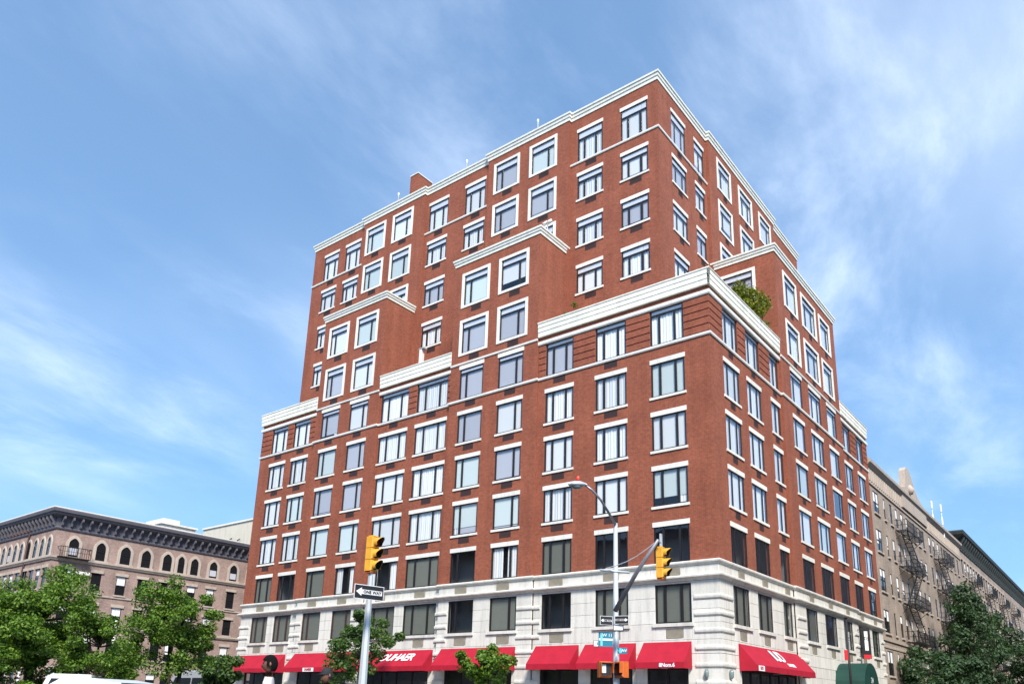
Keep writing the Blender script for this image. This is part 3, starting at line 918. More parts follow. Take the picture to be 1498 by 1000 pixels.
roof_path = [(-39.14, 20), (-39.14, UY), (-32.2, UY), (-32.2, UYB), (-24.95, UYB), (-24.95, UY), (-18.3, UY), (-18.3, UYB), (-10.95, UYB), (-10.95, UY),
             (UX, UY), (UX, 10.0), (UXB, 10.0), (UXB, 22.6), (UX, 22.6), (UX, 29.0), (-20, 29.0)]
moulding('cornice', 'cornice_stone', roof_path, cz(ROOF_B), BLD)
bay_corn = lambda z: [(-0.05, z), (0.05, z), (0.07, z + .20), (0.115, z + .21), (0.135, z + .37), (0.18, z + .38), (0.19, z + .50), (-0.3, z + .50), (-0.3, z + .2), (-0.05, z + .2)]
moulding('cornice', 'cornice_stone', [(-18.3, UY - .02), (-18.3, -BP), (-11.1, -BP), (-11.1, UY - .02)], bay_corn(28.88), BLD)
moulding('cornice', 'cornice_stone', [(-32.35, UY - .02), (-32.35, -BP), (-25.3, -BP), (-25.3, UY - .02)], bay_corn(28.88), BLD)
moulding('cornice', 'cornice_stone', [(UX + .02, 10.15), (BP, 10.15), (BP, 22.51), (UX + .02, 22.51)], bay_corn(28.88), BLD)


def string(path, ztop, h=0.15, out=0.09):
    moulding('string_course', 'trim_stone', path, [(-0.03, ztop - h), (out * .7, ztop - h), (out, ztop - h * .6), (out, ztop), (-0.03, ztop + .03)], BLD)


low_path = [(-39.45, 6), (-39.45, 0), (-32.35, 0), (-32.35, -BP), (-25.3, -BP), (-25.3, 0), (-18.3, 0), (-18.3, -BP), (-11.1, -BP), (-11.1, 0),
            (0, 0), (0, 10.15), (BP, 10.15), (BP, 22.51), (0, 22.51), (0, 29.75), (-8, 29.75)]
string(low_path, STR7)
for pth in ([(-18.3, -BP), (-11.1, -BP)], [(-32.35, -BP), (-25.3, -BP)]):
    string(pth, 21.56, 0.13, 0.07)
string([(BP, 10.15), (BP, 22.51)], 21.56, 0.13, 0.07)
string([(-10.95, UY), (UX, UY), (UX, 10.0)], STR12, 0.14, 0.08)
string([(-24.95, UY), (-18.3, UY)], STR12, 0.14, 0.08)
string([(-39.14, UY + 3), (-39.14, UY), (-32.2, UY)], STR12, 0.14, 0.08)

# storey-7 label band, rusticated brick piers and panelled parapets on the terrace stretches
terr = [
    ([(-11.1, 0), (0, 0), (0, 10.15)], [(FRONT, 0.0, -11.1, 0.0, secs[0][4]), (RIGHT, 0.0, 0.0, 10.15, secs[5][4])]),
    ([(-25.3, 0), (-18.3, 0)], [(FRONT, 0.0, -25.3, -18.3, secs[2][4])]),
    ([(-39.45, 4), (-39.45, 0), (-32.35, 0)], [(FRONT, 0.0, -39.45, -32.35, secs[4][4])]),
    ([(0, 22.51), (0, 29.75), (-4, 29.75)], [(RIGHT, 0.0, 22.51, 29.75, secs[7][4])]),
]
for path, faces in terr:
    moulding('label_band', 'trim_stone', path, [(-0.03, 21.10), (0.10, 21.10), (0.13, 21.16), (0.13, 21.34), (-0.03, 21.38)], BLD)
    par = moulding('parapet', 'joint_mortar', path, [(-0.25, PAR_B), (0.115, PAR_B + .02), (0.14, PAR_B + .62), (0.15, PAR_T - .08), (-0.25, PAR_T - .08)], BLD)
    moulding('coping', 'cornice_stone', path, [(-0.30, PAR_T - .10), (0.215, PAR_T - .10), (0.23, PAR_T - .05), (0.20, PAR_T), (-0.30, PAR_T)], par)
    for face, pos, a0, a1, cols in faces:
        n = max(2, round((a1 - a0) / 1.75)); wd = (a1 - a0) / n
        corner_lo = (face == RIGHT and a0 == 0.0); corner_hi = (face == FRONT and a1 == 0.0)
        for row, (z0, z1, o_) in enumerate(((PAR_B + .01, PAR_B + .315, 0.150), (PAR_B + .325, PAR_B + .605, 0.170), (PAR_B + .615, PAR_T - .105, 0.190))):
            for i in range(n):
                x0 = a0 + wd * i + .006; x1 = a0 + wd * (i + 1) - .006
                if corner_lo and i == 0: x0 = -o_
                if corner_hi and i == n - 1: x1 = o_
                if (face, a0) == (FRONT, -39.45) and i == 0: x0 -= o_
                me = MB().cbox(x0, x1, -o_, -0.06, z0, z1, 0.012).mesh('panel', 'cornice_stone')
                ob('panel', me, par, floc(face, pos), face)
        # rustication: four proud brick bands on each pier between the windows
        edges = sorted([(l + .04, r - .04) for l, r, _ in cols])
        gaps = [(a0, edges[0][0])] + [(edges[i][1], edges[i + 1][0]) for i in range(len(edges) - 1)] + [(edges[-1][1], a1)]
        for g0, g1 in gaps:
            if g1 - g0 < 0.25: continue
            nb = 5; hh = (21.08 - (STR7 + .04)) / nb
            for i in range(nb):
                z0 = STR7 + .04 + hh * i + .025; z1 = z0 + hh - .05
                e1 = g1 + (0.05 if corner_hi and g1 == a1 else -.01); e0 = g0 - (0.047 if corner_lo and g0 == a0 else -.01)
                me = MB().cbox(e0, e1, -0.05, 0.03, z0, z1, 0.015).mesh('brick_band', 'red_brick')
                ob('brick_band', me, BLD, floc(face, pos), face)

# ---- roof clutter
ch = ob('chimney', MB().box(-30.63, -29.68, 6.0, 7.75, ROOF_B - .3, 45.45).mesh('chimney', 'red_brick'), BLD)
ob('cap', MB().box(-30.68, -29.63, 5.95, 7.8, 45.45, 45.55).mesh('cap', 'trim_stone'), ch)
slab('bulkhead', 'red_brick', -24, -9, 12, 22, ROOF_B - .3, 41.6)

# solid boxes added inside the shell to block sky leaking through gaps
ob('leak_block', MB().box(-38, -1.7, 1.7, 28, G + .2, 21.3).mesh('leak_block', 'interior'), BLD)
ob('leak_block', MB().box(-37.8, UX - 1.4, UY + 1.4, 27.5, 21.3, 38.7).mesh('leak_block', 'interior'), BLD)

# ---- stone base
SB = ob('stone_base', None, BLD)
bp2 = 0.10
base_secs = [(f, (p if p == 0 else p), a0, a1, c, bay) for f, p, a0, a1, c, bay in secs]
W2B, W2T = 4.03, 5.95
for si, (face, pos, a0, a1, cols, bay) in enumerate(base_secs):
    p0 = pos + (0.03 if face == FRONT else -0.03)      # backing sheet behind the blocks
    cl = [(l + .05, r - .05) for l, r, _ in cols]
    opens = [(l, r, W2B, W2T) for l, r in cl]
    shops = []
    if face == FRONT:
        if si == 0: shops = [(-10.55, -8.05), (-7.3, -4.8), (-3.95, -1.75)]
        elif si == 1: shops = [(-17.5, -12.4)]
        elif si == 2: shops = [(-24.6, -19.0)]
        elif si == 3: shops = [(-31.6, -26.2)]
        else: shops = [(-38.2, -33.4)]
    else:
        if si == 5: shops = [(2.2, 10.0)]
        elif si == 6: shops = [(16.6, 19.6)]
    opens += [(l, r, G + 0.62 if si != 6 else G + .16, 2.55) for l, r in shops]
    ob('backing_wall', facade_mesh('backing_wall', 'joint_mortar', a0, a1, G + .1, STONE_T - .1, opens, 0.22), SB, floc(face, p0), face)
    li = MB(); li.quad((a0, 1.3, G), (a1, 1.3, G), (a1, 1.3, 6.6), (a0, 1.3, 6.6))
    li.quad((a0, 0.26, 3.3), (a1, 0.26, 3.3), (a1, 1.3, 3.3), (a0, 1.3, 3.3))
    ob('interior', li.mesh('interior', 'interior'), BLD, floc(face, p0), face)
    for (l, r), (_, _, sp) in zip(cl, cols):
        window(BLD, face, p0, l, W2B, r - l, W2T - W2B, sp, 0, pick_style(2, face, bay), lintel=0, sill=False,
               frame='frame_brown' if (face == FRONT and a1 < -20) else 'frame_bronze', glass='window_glass', rg=rg)
        ob('sill', plain_box('sill', 'base_stone', -0.12, r - l + .12, -0.13, 0.12, -0.16, 0.004), BLD, fpt(face, p0, l, W2B), face)
        grille(BLD, face, p0 + (-.035 if face == FRONT else .035), (l + r) / 2 + .05, 3.74, 0.86 if face == FRONT else .7, 0.42, 'grille_tan')
        grille(BLD, face, pos + (-.045 if face == FRONT else .045), (l + r) / 2, 6.78, 0.92 if face == FRONT else .7, 0.42, 'grille_tan')
    for l, r in shops:
        # shopfront: dark glazing in a bronze frame
        w = r - l; z0 = G + .62 if si != 6 else G + .16; h = 2.55 - z0
        nsp = max(1, round(w / 1.3)); sp = tuple(i / nsp for i in range(1, nsp))
        sh = ob('shopfront', frame_mesh(w, h, sp, 0.22, 'frame_bronze'), BLD, fpt(face, p0, l, z0), face)
        ob('pane', pane_mesh(w - .13, h - .13, 'dark_glass'), sh, (.065, .068, .065))
        ob('plinth', plain_box('plinth', 'base_stone', -0.05, w + .05, -0.05, 0.2, -0.46, -0.002), sh)
    # ashlar blocks
    def blocks(x0, x1, z0, z1, proud=0.03, split=True):
        if x1 - x0 < 0.12: return
        n = max(1, round((x1 - x0) / 1.25)) if split else 1
        wd = (x1 - x0) / n
        for i in range(n):
            me = cached(('blk', k2(wd), k2(z1 - z0), k2(proud)), lambda: MB().cbox(.005, wd - .005, -proud, .06, .005, z1 - z0 - .005, .012).mesh('stone_block', 'base_stone'))
            ob('stone_block', me, SB, fpt(face, p0, x0 + wd * i, z0), face)
    e = sorted(cl)
    gaps = [(a0, e[0][0])] + [(e[i][1], e[i + 1][0]) for i in range(len(e) - 1)] + [(e[-1][1], a1)]
    for g0, g1 in gaps:
        for z0, z1 in ((W2B, 4.66), (4.66, 5.30), (5.30, 6.05)):
            blocks(g0, g1, z0, z1)
    for l, r in e:
        blocks(l, r, W2T + .004, 6.05, split=False)
        c_ = (l + r) / 2 + .05
        blocks(l, c_ - .47, 3.22, W2B - .165); blocks(c_ + .47, r, 3.22, W2B - .165)
        blocks(c_ - .47, c_ + .47, 3.76, W2B - .165); blocks(c_ - .47, c_ + .47, 3.22, 3.32)
    for g0, g1 in gaps: blocks(g0, g1, 3.22, W2B)
    # ground-storey piers
    s_ = sorted(shops)
    pg = ([(a0, s_[0][0])] + [(s_[i][1], s_[i + 1][0]) for i in range(len(s_) - 1)] + [(s_[-1][1], a1)]) if s_ else [(a0, a1)]
    zz = [G + .16, -0.3, 0.45, 1.2, 1.95, 2.55]
    for g0, g1 in pg:
        for i in range(len(zz) - 1): blocks(g0, g1, zz[i], zz[i + 1])
    blocks(a0, a1, 2.56, 3.22)
    # frieze blocks between the two mouldings
    n = max(2, round((a1 - a0) / 1.8)); wd = (a1 - a0) / n
    for i in range(n): blocks(a0 + wd * i, a0 + wd * (i + 1), 6.33, 6.84, .04, False)
moulding('cornice', 'base_stone', low_path, [(-.02, 6.80), (.06, 6.80), (.08, 6.86), (.14, 6.90), (.15, 6.97), (.10, 7.02), (-.02, 7.04)], BLD)
moulding('cornice', 'base_stone', low_path, [(-.02, 6.05), (.05, 6.05), (.09, 6.12), (.16, 6.17), (.24, 6.20), (.25, 6.27), (.18, 6.32), (-.02, 6.36)], BLD)

# banded quoins: corner pier and the piers beside the bays
def quoin_band(path, z):
    moulding('quoin_band', 'base_stone', path, [(-.02, z - .11), (.04, z - .11), (.07, z - .07), (.08, z), (.07, z + .07), (.04, z + .11), (-.02, z + .11)], SB)


zb = (5.24, 4.44, 3.64, 2.84, 2.04, 1.24, 0.44)
for z in zb:
    quoin_band([(-1.30, 0), (0, 0), (0, 1.45)], z)
    if z > 3.3 or z < 0:
        pass
    quoin_band([(-12.12, -BP), (-11.1, -BP), (-11.1, 0), (-10.62, 0)], z)
    quoin_band([(-18.6, 0), (-18.3, 0), (-18.3, -BP), (-17.52, -BP)], z)
    quoin_band([(-26.3, -BP), (-25.3, -BP), (-25.3, 0), (-25.18, 0)], z)
    quoin_band([(-33.1, 0), (-32.35, 0), (-32.35, -BP), (-31.7, -BP)], z)
    quoin_band([(-39.45, 1.5), (-39.45, 0), (-38.25, 0)], z)
    quoin_band([(BP, 10.2), (BP, 11.6)], z); quoin_band([(BP, 21.45), (BP, 22.46)], z)
    quoin_band([(0, 28.85), (0, 29.75), (-.8, 29.75)], z)
# little wall lanterns on the corner pier
for face, a in ((FRONT, -0.75), (RIGHT, 0.72)):
    me = MB().tube([(0, -.10, 0), (0, -.12, .08), (0, -.12, .30), (0, -.10, .42)], [.04, .10, .11, .06], 10).mesh('wall_lantern', 'lamp_globe', True)
    wl_ = ob('wall_lantern', me, None, fpt(face, 0, a, 1.42), face)
    tag(wl_, 'grey oval wall lantern on corner pier facing the %s' % ('row of three red awnings' if face == FRONT else 'large lettered red awning round the corner'), 'lantern')

# ================================================================== AWNINGS
def awning(face, pos, a0, a1, label, proj=0.85, ztop=3.14, zs=2.14, zv=1.85, mat='awning_red', side_text=None, text=None, ttext=None):
    w = a1 - a0
    t = thing('awning', label, 'awning', fpt(face, pos, a0, ztop), face, 'red shop awnings')
    # local: x along, y outward negative
    s_ = MB(); n = 8
    for i in range(n):      # gently sagging cloth between the ribs
        x0, x1 = w * i / n, w * (i + 1) / n
        sg = lambda x: 0.016 * abs(math.sin(math.pi * x / w * 3))
        m_ = 5
        for j in range(m_):
            f0, f1 = j / m_, (j + 1) / m_
            P = lambda x, f: (x, -proj * f - 0.02, (zs - ztop) * f - sg(x) * math.sin(math.pi * f))
            s_.quad(P(x0, f0), P(x0, f1), P(x1, f1), P(x1, f0))
    ob('canopy', s_.mesh('canopy', mat, True), t)
    v = MB(); n = max(4, int(w / .12))
    for i in range(n):
        x0, x1 = w * i / n, w * (i + 1) / n
        wv = lambda x: -proj - .022 - 0.006 * math.sin(x * 9)
        v.quad((x0, wv(x0), zv - ztop), (x1, wv(x1), zv - ztop), (x1, -proj - .02, zs - ztop), (x0, -proj - .02, zs - ztop))
    ob('valance', v.mesh('valance', mat, True), t)
    for x in (0.0, w):
        s2 = MB(); s2.poly([(x, -.02, 0), (x, -.02, zv - ztop), (x, -proj - .02, zv - ztop), (x, -proj - .02, zs - ztop)])
        ob('side_panel', s2.mesh('side_panel', mat), t)
    fr = MB()
    for x in (0.02, w / 2, w - .02):
        fr.bar((x, -.03, zv - ztop + .02), (x, -proj, zv - ztop + .02), .025)
    fr.bar((.02, -proj, zv - ztop + .015), (w - .02, -proj, zv - ztop + .015), .025)
    ob('frame', fr.mesh('frame', 'galvanised'), t)
    sl = math.atan2(ztop - zs, proj)
    if text:
        for txt, size, xf, ff, shear in text:
            me = text_mesh('lettering', txt, size, 'white_letter', shear, .003, 0.92, 0.012 * size / .5)
            o = ob('lettering', me, t)
            o.location = (w * xf, -proj * ff - .02 - .02 * math.sin(sl), (zs - ztop) * ff + .025 * math.cos(sl))
            o.rotation_euler = (sl, 0, 0)
    if ttext:
        for txt, size, xf, bg in ttext:
            zc_ = (zv + zs) / 2 - ztop
            if bg:
                ob('label_patch', MB().box(w * xf - bg / 2, w * xf + bg / 2, -proj - .042, -proj - .034, zc_ - .13, zc_ + .12).mesh('label_patch', 'white_letter'), t)
            o = ob('lettering', text_mesh('lettering', txt, size, 'awning_red' if bg else 'white_letter', 0, .003, 1.0, 0.008), t)
            o.location = (w * xf, -proj - .052, zc_); o.rotation_euler = (math.pi / 2, 0, 0)
    return t


awning(FRONT, 0, -38.9, -33.3, 'plain red awning at the end shop next to the brownstone street', ttext=[('JES', .26, .05, .6)])
awning(FRONT, -BP, -32.0, -25.4, 'red awning with small white label on its valance, half behind street tree', ttext=[('EAMIER', .22, .42, 1.15)])
awning(FRONT, 0, -24.7, -18.65, 'red awning with big slanted white lettering beside the signal pole', text=[('OUHAER', .78, .55, .48, .3)])
awning(FRONT, -BP, -17.8, -12.15, 'plain red awning behind the bushy young tree')
awning(FRONT, 0, -10.84, -8.0, 'plain red awning beside the banded stone pier, first of three in a row')
awning(FRONT, 0, -7.61, -4.56, 'plain red awning behind the street lamp pole, middle of three in a row')
awning(FRONT, 0, -4.12, -1.52, 'red awning with white lettering low on its valance, next to the corner pier', ttext=[('8Nom.6', .25, .66, 0)])
awning(RIGHT, 0, 1.92, 10.45, 'long red side street awning with large white letters', text=[('IUD', .95, .50, .42, -.25), ('IUNDIER', .3, .62, .80, 0)], ttext=[('IUO', .2, .07, .75)])

# green barrel canopy over the side entrance
gc = thing('entrance_canopy', 'dark green rounded entrance canopy on the side street', 'canopy', (0.0, 18.0, 0))
b = MB(); n = 14
arc = [(1.62 * math.cos(math.pi * i / n), 1.62 + 1.45 * math.sin(math.pi * i / n)) for i in range(n + 1)]
arc = [(1.62, 1.15)] + arc + [(-1.62, 1.15)]
for (y0, z0), (y1, z1) in zip(arc[:-1], arc[1:]):
    b.quad((.02, y0, z0), (1.9, y0, z0), (1.9, y1, z1), (.02, y1, z1))
ob('canopy_cloth', b.mesh('canopy_cloth', 'awning_green', True), gc)
b = MB(); b.poly([(1.89, y, z) for y, z in arc]); ob('end_panel', b.mesh('end_panel', 'awning_green'), gc)
me = text_mesh('lettering', '24', .5, 'white_letter', 0, .003); o = ob('lettering', me, gc, (1.905, .1, 2.0)); o.rotation_euler = (math.pi / 2, 0, math.pi / 2)
b = MB()
for y in (-1.55, 1.55): b.tube([(1.82, y, G + .152), (1.82, y, 1.2)], .03, 8)
ob('post', b.mesh('post', 'galvanised'), gc)

# ================================================================== TREES
def foliage(b, c, rad, n, leaf, rg, flat=1.0, up=0.5):
    """leaves scattered through a clump"""
    for _ in range(n):
        while True:
            p = Vector((rg.uniform(-1, 1), rg.uniform(-1, 1), rg.uniform(-1, 1)))
            if 0.05 < p.length < 1: break
        q = Vector((p.x * rad, p.y * rad, p.z * rad * flat)) + c
        nrm = (p.normalized() * 0.7 + Vector((rg.gauss(0, .6), rg.gauss(0, .6), rg.gauss(up, .6)))).normalized()
        a = nrm.cross(Vector((rg.gauss(0, 1), rg.gauss(0, 1), rg.gauss(0, 1)))).normalized()
        d = nrm.cross(a)
        s_ = leaf * rg.uniform(.6, 1.35)
        tip, mid = a * s_, d * s_ * .36
        i = len(b.v)
        b.v += [tuple(q - tip * .5), tuple(q + mid + nrm * s_ * .06), tuple(q + tip * .55), tuple(q - mid + nrm * s_ * .06)]
        b.f.append((i, i + 1, i + 2, i + 3)); b.mi.append(0)


def tree(name, label, base, h, crown, leafn, leaf, mat, seed, trunk_r=.14, stems=1, clear=.3, clumps=60, lean=(0, 0), group=None, shape='round', clump_r=.42):
    """crown: (rx, ry, rz, cz) ellipsoid radii and centre height"""
    rg = random.Random(seed)
    t = thing(name, label, 'tree', base, 0, group)
    rx, ry, rz, czz = crown
    cl = []
    tries = 0
    while len(cl) < clumps and tries < 20000:
        tries += 1
        u = Vector((rg.gauss(0, 1), rg.gauss(0, 1), rg.gauss(0, 1))).normalized()
        k = rg.uniform(.35, 1.0) ** .6
        if shape == 'cone':
            zf = rg.uniform(-1, 1); rr = (1 - (zf + 1) / 2) ** .8 * .95 + .06
            th = rg.uniform(0, 2 * math.pi); kk = math.sqrt(rg.random())
            p = Vector((math.cos(th) * rr * rx * kk, math.sin(th) * rr * ry * kk, zf * rz))
        else:
            wob = 1 + .22 * math.sin(3.1 * u.x + seed) + .18 * math.sin(4.3 * u.y + 2 * seed) + .15 * math.sin(5 * u.z)
            p = Vector((u.x * rx, u.y * ry, u.z * rz)) * k * wob
        p += Vector((lean[0], lean[1], czz))
        if all((p - q).length > clump_r * .55 for q in cl): cl.append(p)
    # wood
    b = MB()
    for s_ in range(stems):
        th = rg.uniform(0, 6.28)
        off = Vector((math.cos(th), math.sin(th), 0)) * (.12 if stems > 1 else 0)
        top = Vector((lean[0] + off.x * 6, lean[1] + off.y * 6, czz + rz * .55))
        pts = [off + Vector((0, 0, 0)), off * 1.6 + Vector((rg.gauss(0, .04), rg.gauss(0, .04), h * clear * .6)), off * 2.5 + Vector((lean[0] * .3 + rg.gauss(0, .06), lean[1] * .3, h * clear)), Vector((lean[0] * .7 + off.x * 4, lean[1] * .7 + off.y * 4, czz)), top]
        b.tube(pts, [trunk_r * 1.25, trunk_r, trunk_r * .85, trunk_r * .5, trunk_r * .12], 9)
    trk = [Vector((lean[0] * f, lean[1] * f, h * clear + (czz + rz * .4 - h * clear) * f)) for f in (0, .25, .5, .75)]
    for q in cl[::2]:
        st = min(trk, key=lambda p: (p - q).length + max(0, p.z - q.z) * 2)
        md = (st + q) / 2 + Vector((rg.gauss(0, .08), rg.gauss(0, .08), .12))
        b.tube([st, md, q], [trunk_r * .32, trunk_r * .2, trunk_r * .06], 5, caps=False)
    ob('trunk', b.mesh('trunk', 'bark', True), t)
    lf = MB()
    per = leafn // len(cl)
    for q in cl: foliage(lf, q, clump_r * rg.uniform(.7, 1.35), int(per * rg.uniform(.5, 1.5)), leaf, rg, .75)
    ob('crown', lf.mesh('crown', mat), t)
    return t


def gbase(x, y, d): # foot of something whose vertical passes through photo pixel (x, y) at depth d
    p = px(x, y, 'd', d); return p


MED = G + .15
def tr_at(x, d, ylow=985): p = px(x, ylow, 'd', d); return (p.x, p.y, MED)


# planted median: bushy trees
pit = MB(); pit.box(-43, -1, -22.5, -17.5, MED + .002, MED + .06); so = struct('planting_bed', pit.mesh('planting_bed', 'soil'))
def tree_px(name, label, x, d, ytop, wpx, ybot, seed, **kw):
    p = px(x, 985, 'd', d)
    zt = px(x, ytop, 'd', d).z; zb_ = px(x, ybot, 'd', d).z
    r_ = wpx / 2 * d / FPX
    rz = (zt - zb_) / 2
    base = (p.x, p.y, MED)
    return tree(name, label, base, zt - MED, (r_, r_, rz, (zt + zb_) / 2 - MED), seed=seed, **kw)


tree_px('median_tree', 'tall leafy tree on the median below the brownstone corner', 48, 35, 818, 150, 1000, 3, leafn=25000, leaf=.125, mat='leaf_plane', trunk_r=.13, stems=2, clear=.2, clumps=90, clump_r=.5, group='leafy trees on the planted median')
tree_px('median_tree', 'low dense tree on the median beside the white van', 140, 36.5, 884, 150, 1012, 5, leafn=20000, leaf=.12, mat='leaf_plane', trunk_r=.10, stems=3, clear=.22, clumps=70, clump_r=.45, group='leafy trees on the planted median')
tree_px('median_tree', 'spreading tree with several dark stems in front of the brownstone windows', 256, 37.5, 846, 125, 985, 8, leafn=19000, leaf=.125, mat='leaf_plane', trunk_r=.10, stems=4, clear=.25, clumps=80, clump_r=.45, group='leafy trees on the planted median')
tree_px('median_tree', 'low leafy tree at the frame side of the median, under the tall one', -12, 34, 870, 150, 1012, 13, leafn=18000, leaf=.13, mat='leaf_plane', trunk_r=.10, stems=2, clear=.2, clumps=60, clump_r=.5, group='leafy trees on the planted median')
tree_px('median_tree', 'small low tree between the spreading tree and the red awnings', 322, 44, 950, 60, 1010, 14, leafn=3500, leaf=.2, mat='leaf_street', trunk_r=.07, stems=2, clear=.3, clumps=24, clump_r=.4, group='leafy trees on the planted median')
# pavement trees in front of the shops
P_ = px(528, 960, 'Y', -4.2)
tree('pavement_tree', 'slim street tree behind the signal pole, before the lettered red awning', (P_.x, P_.y, MED), 6.1, (2.9, 1.3, 1.75, 4.15), 5200, .18, 'leaf_street', 21, trunk_r=.06, clear=.35, clumps=36, clump_r=.5)
P_ = px(716, 975, 'Y', -4.2)
tree('pavement_tree', 'short bushy young tree in front of the plain red awning', (P_.x, P_.y, MED), 4.4, (1.35, 1.1, 1.0, 3.0), 3600, .17, 'leaf_plane', 23, trunk_r=.05, clear=.4, clumps=26, clump_r=.4)
# side street trees
P_ = px(1412, 1000, 'X', 3.2)
tree('side_street_tree', 'big dark conical street tree before the tan apartment house', (3.2, 47.5, MED), 12.9, (4.6, 4.6, 6.2, 6.5), 10500, .27, 'leaf_dark', 31, trunk_r=.2, clear=.2, clumps=150, clump_r=.72, shape='cone')
tree('side_street_tree', 'dark round street tree beyond the conical one', (3.4, 60, MED), 11.5, (5.2, 5.2, 4.4, 6.2), 8000, .34, 'leaf_dark', 33, trunk_r=.2, clear=.25, clumps=90, clump_r=.95)
tree('side_street_tree', 'dark low street tree nearest the entrance of the tan house', (2.9, 36.0, MED), 7.2, (3.3, 3.3, 2.7, 3.7), 8000, .28, 'leaf_dark', 35, trunk_r=.14, clear=.25, clumps=60, clump_r=.7)


def shrub(name, label, base, r_, h, n, leaf, mat, seed, clumps=14, cat='shrub', group=None, pot=None):
    rg = random.Random(seed)
    t = thing(name, label, cat, base, 0, group)
    z0 = 0
    if pot:
        pm = MB().tube([(0, 0, 0), (0, 0, pot), (0, 0, pot + .03)], [r_ * .3, r_ * .42, r_ * .44], 14).mesh('pot', 'pot_clay', True)
        ob('pot', pm, t); z0 = pot
    st = MB(); lf = MB()
    for i in range(clumps):
        th = rg.uniform(0, 6.28); k = math.sqrt(rg.random())
        q = Vector((math.cos(th) * r_ * k * .8, math.sin(th) * r_ * k * .8, z0 + h * rg.uniform(.25, .95) * (1.08 - .45 * k)))
        st.tube([(0, 0, z0 - .02), (q.x * .4, q.y * .4, z0 + (q.z - z0) * .6), q], [.02, .014, .004], 5, caps=False)
        foliage(lf, q, r_ * .38, n // clumps, leaf, rg, .9, .7)
    ob('stems', st.mesh('stems', 'bark'), t)
    ob('leaves', lf.mesh('leaves', mat), t)
    return t


shrub('potted_shrub', 'yellow-green shrub with autumn tips on the side terrace', (-0.95, 7.4, PAR_B - .05), 1.5, 3.75, 5000, .17, 'leaf_autumn', 41, 40, pot=.5)
shrub('potted_shrub', 'darker green shrub on the side terrace by the brick return', (-1.15, 9.1, PAR_B - .05), 1.0, 2.75, 2800, .16, 'leaf_bright', 43, 26, pot=.5)
shrub('potted_shrub', 'yellowing shrub at the open end of the side terrace parapet', (-0.8, 5.6, PAR_B - .05), .95, 2.75, 2000, .16, 'leaf_autumn', 44, 20, pot=.5)
shrub('potted_shrub', 'small green plant peeping over the front terrace parapet', (-9.6, 1.3, PAR_B - .05),   .55, 2.75, 420, .14, 'leaf_bright', 45, 8, pot=.5)
shrub('potted_shrub', 'small round plant on the rear side terrace', (-.8, 23.3, PAR_B - .05), .5, 2.0, 320, .15, 'leaf_dark', 46, 8, pot=.5)
shrub('pavement_bush', 'bright yellow-green bush beside the green entrance canopy', (2.9, 19.6, MED), 1.15, 3.75, 3200, .2, 'leaf_bright', 47, 22)
shrub('pavement_bush', 'dark planting under the long side street awning', (2.0, 3.9, MED), .95, 2.85, 1500, .17, 'leaf_street', 48, 14)

# ================================================================== STREET FURNITURE
def signal_head(name, label, loc, rz, top_red=True, lit=None):
    """NYC three-section yellow signal: local -y is the lens side"""
    t = thing(name, label, 'traffic light', loc, rz)
    u = .262
    for i, (ln) in enumerate(('green_lens', 'amber_lens', 'red_lens')):
        z = i * (u + .012)
        s_ = MB().cbox(-.14, .14, -.09, .10, z, z + u, .025)
        h = ob('signal_section', s_.mesh('signal_section', 'signal_yellow'), t)
        c = z + u / 2
        ln_ = MB()
        ring = [(.10 * math.cos(2 * math.pi * k / 18), -.100 + 0, c + .10 * math.sin(2 * math.pi * k / 18)) for k in range(18)]
        for k in range(18): ln_.poly([(0, -.118, c), ring[k], ring[(k + 1) % 18]])
        ob('lens', ln_.mesh('lens', ln, True), h)
        v = MB(); n = 16
        for k in range(n):     # tunnel visor, open at the bottom
            a0 = R(-40) + (R(260)) * k / n; a1 = R(-40) + R(260) * (k + 1) / n
            f = lambda a, y, r_: (r_ * math.cos(a), y, c + r_ * math.sin(a))
            dp = lambda a: -.10 - .20 * (0.45 + .55 * max(0, math.sin(a)))
            for r_ in (.118, .112):
                v.quad(f(a0, -.09, r_), f(a1, -.09, r_), f(a1, dp(a1), r_), f(a0, dp(a0), r_))
        ob('visor', v.mesh('visor', ['signal_yellow']), h)
        vi = MB()
        for k in range(n):
            a0 = R(-40) + (R(260)) * k / n; a1 = R(-40) + R(260) * (k + 1) / n
            vi.quad(*[f_ for f_ in ((.110 * math.cos(a0), -.092, c + .110 * math.sin(a0)), (.110 * math.cos(a1), -.092, c + .110 * math.sin(a1)),
                                    (.110 * math.cos(a1), -.10 - .19 * (.45 + .55 * max(0, math.sin(a1))), c + .110 * math.sin(a1)), (.110 * math.cos(a0), -.10 - .19 * (.45 + .55 * max(0, math.sin(a0))), c + .110 * math.sin(a0)))])
        ob('visor_lining', vi.mesh('visor_lining', 'signal_black'), h)
    cp = MB().cbox(-.10, .10, -.07, .08, 3 * u + .024, 3 * u + .06, .01); ob('cap', cp.mesh('cap', 'signal_yellow'), t)
    cp = MB().cbox(-.11, .11, -.08, .09, -.045, -.002, .01); ob('base', cp.mesh('base', 'signal_orange'), t)
    return t


def along(P, Q, f): return P + (Q - P) * f


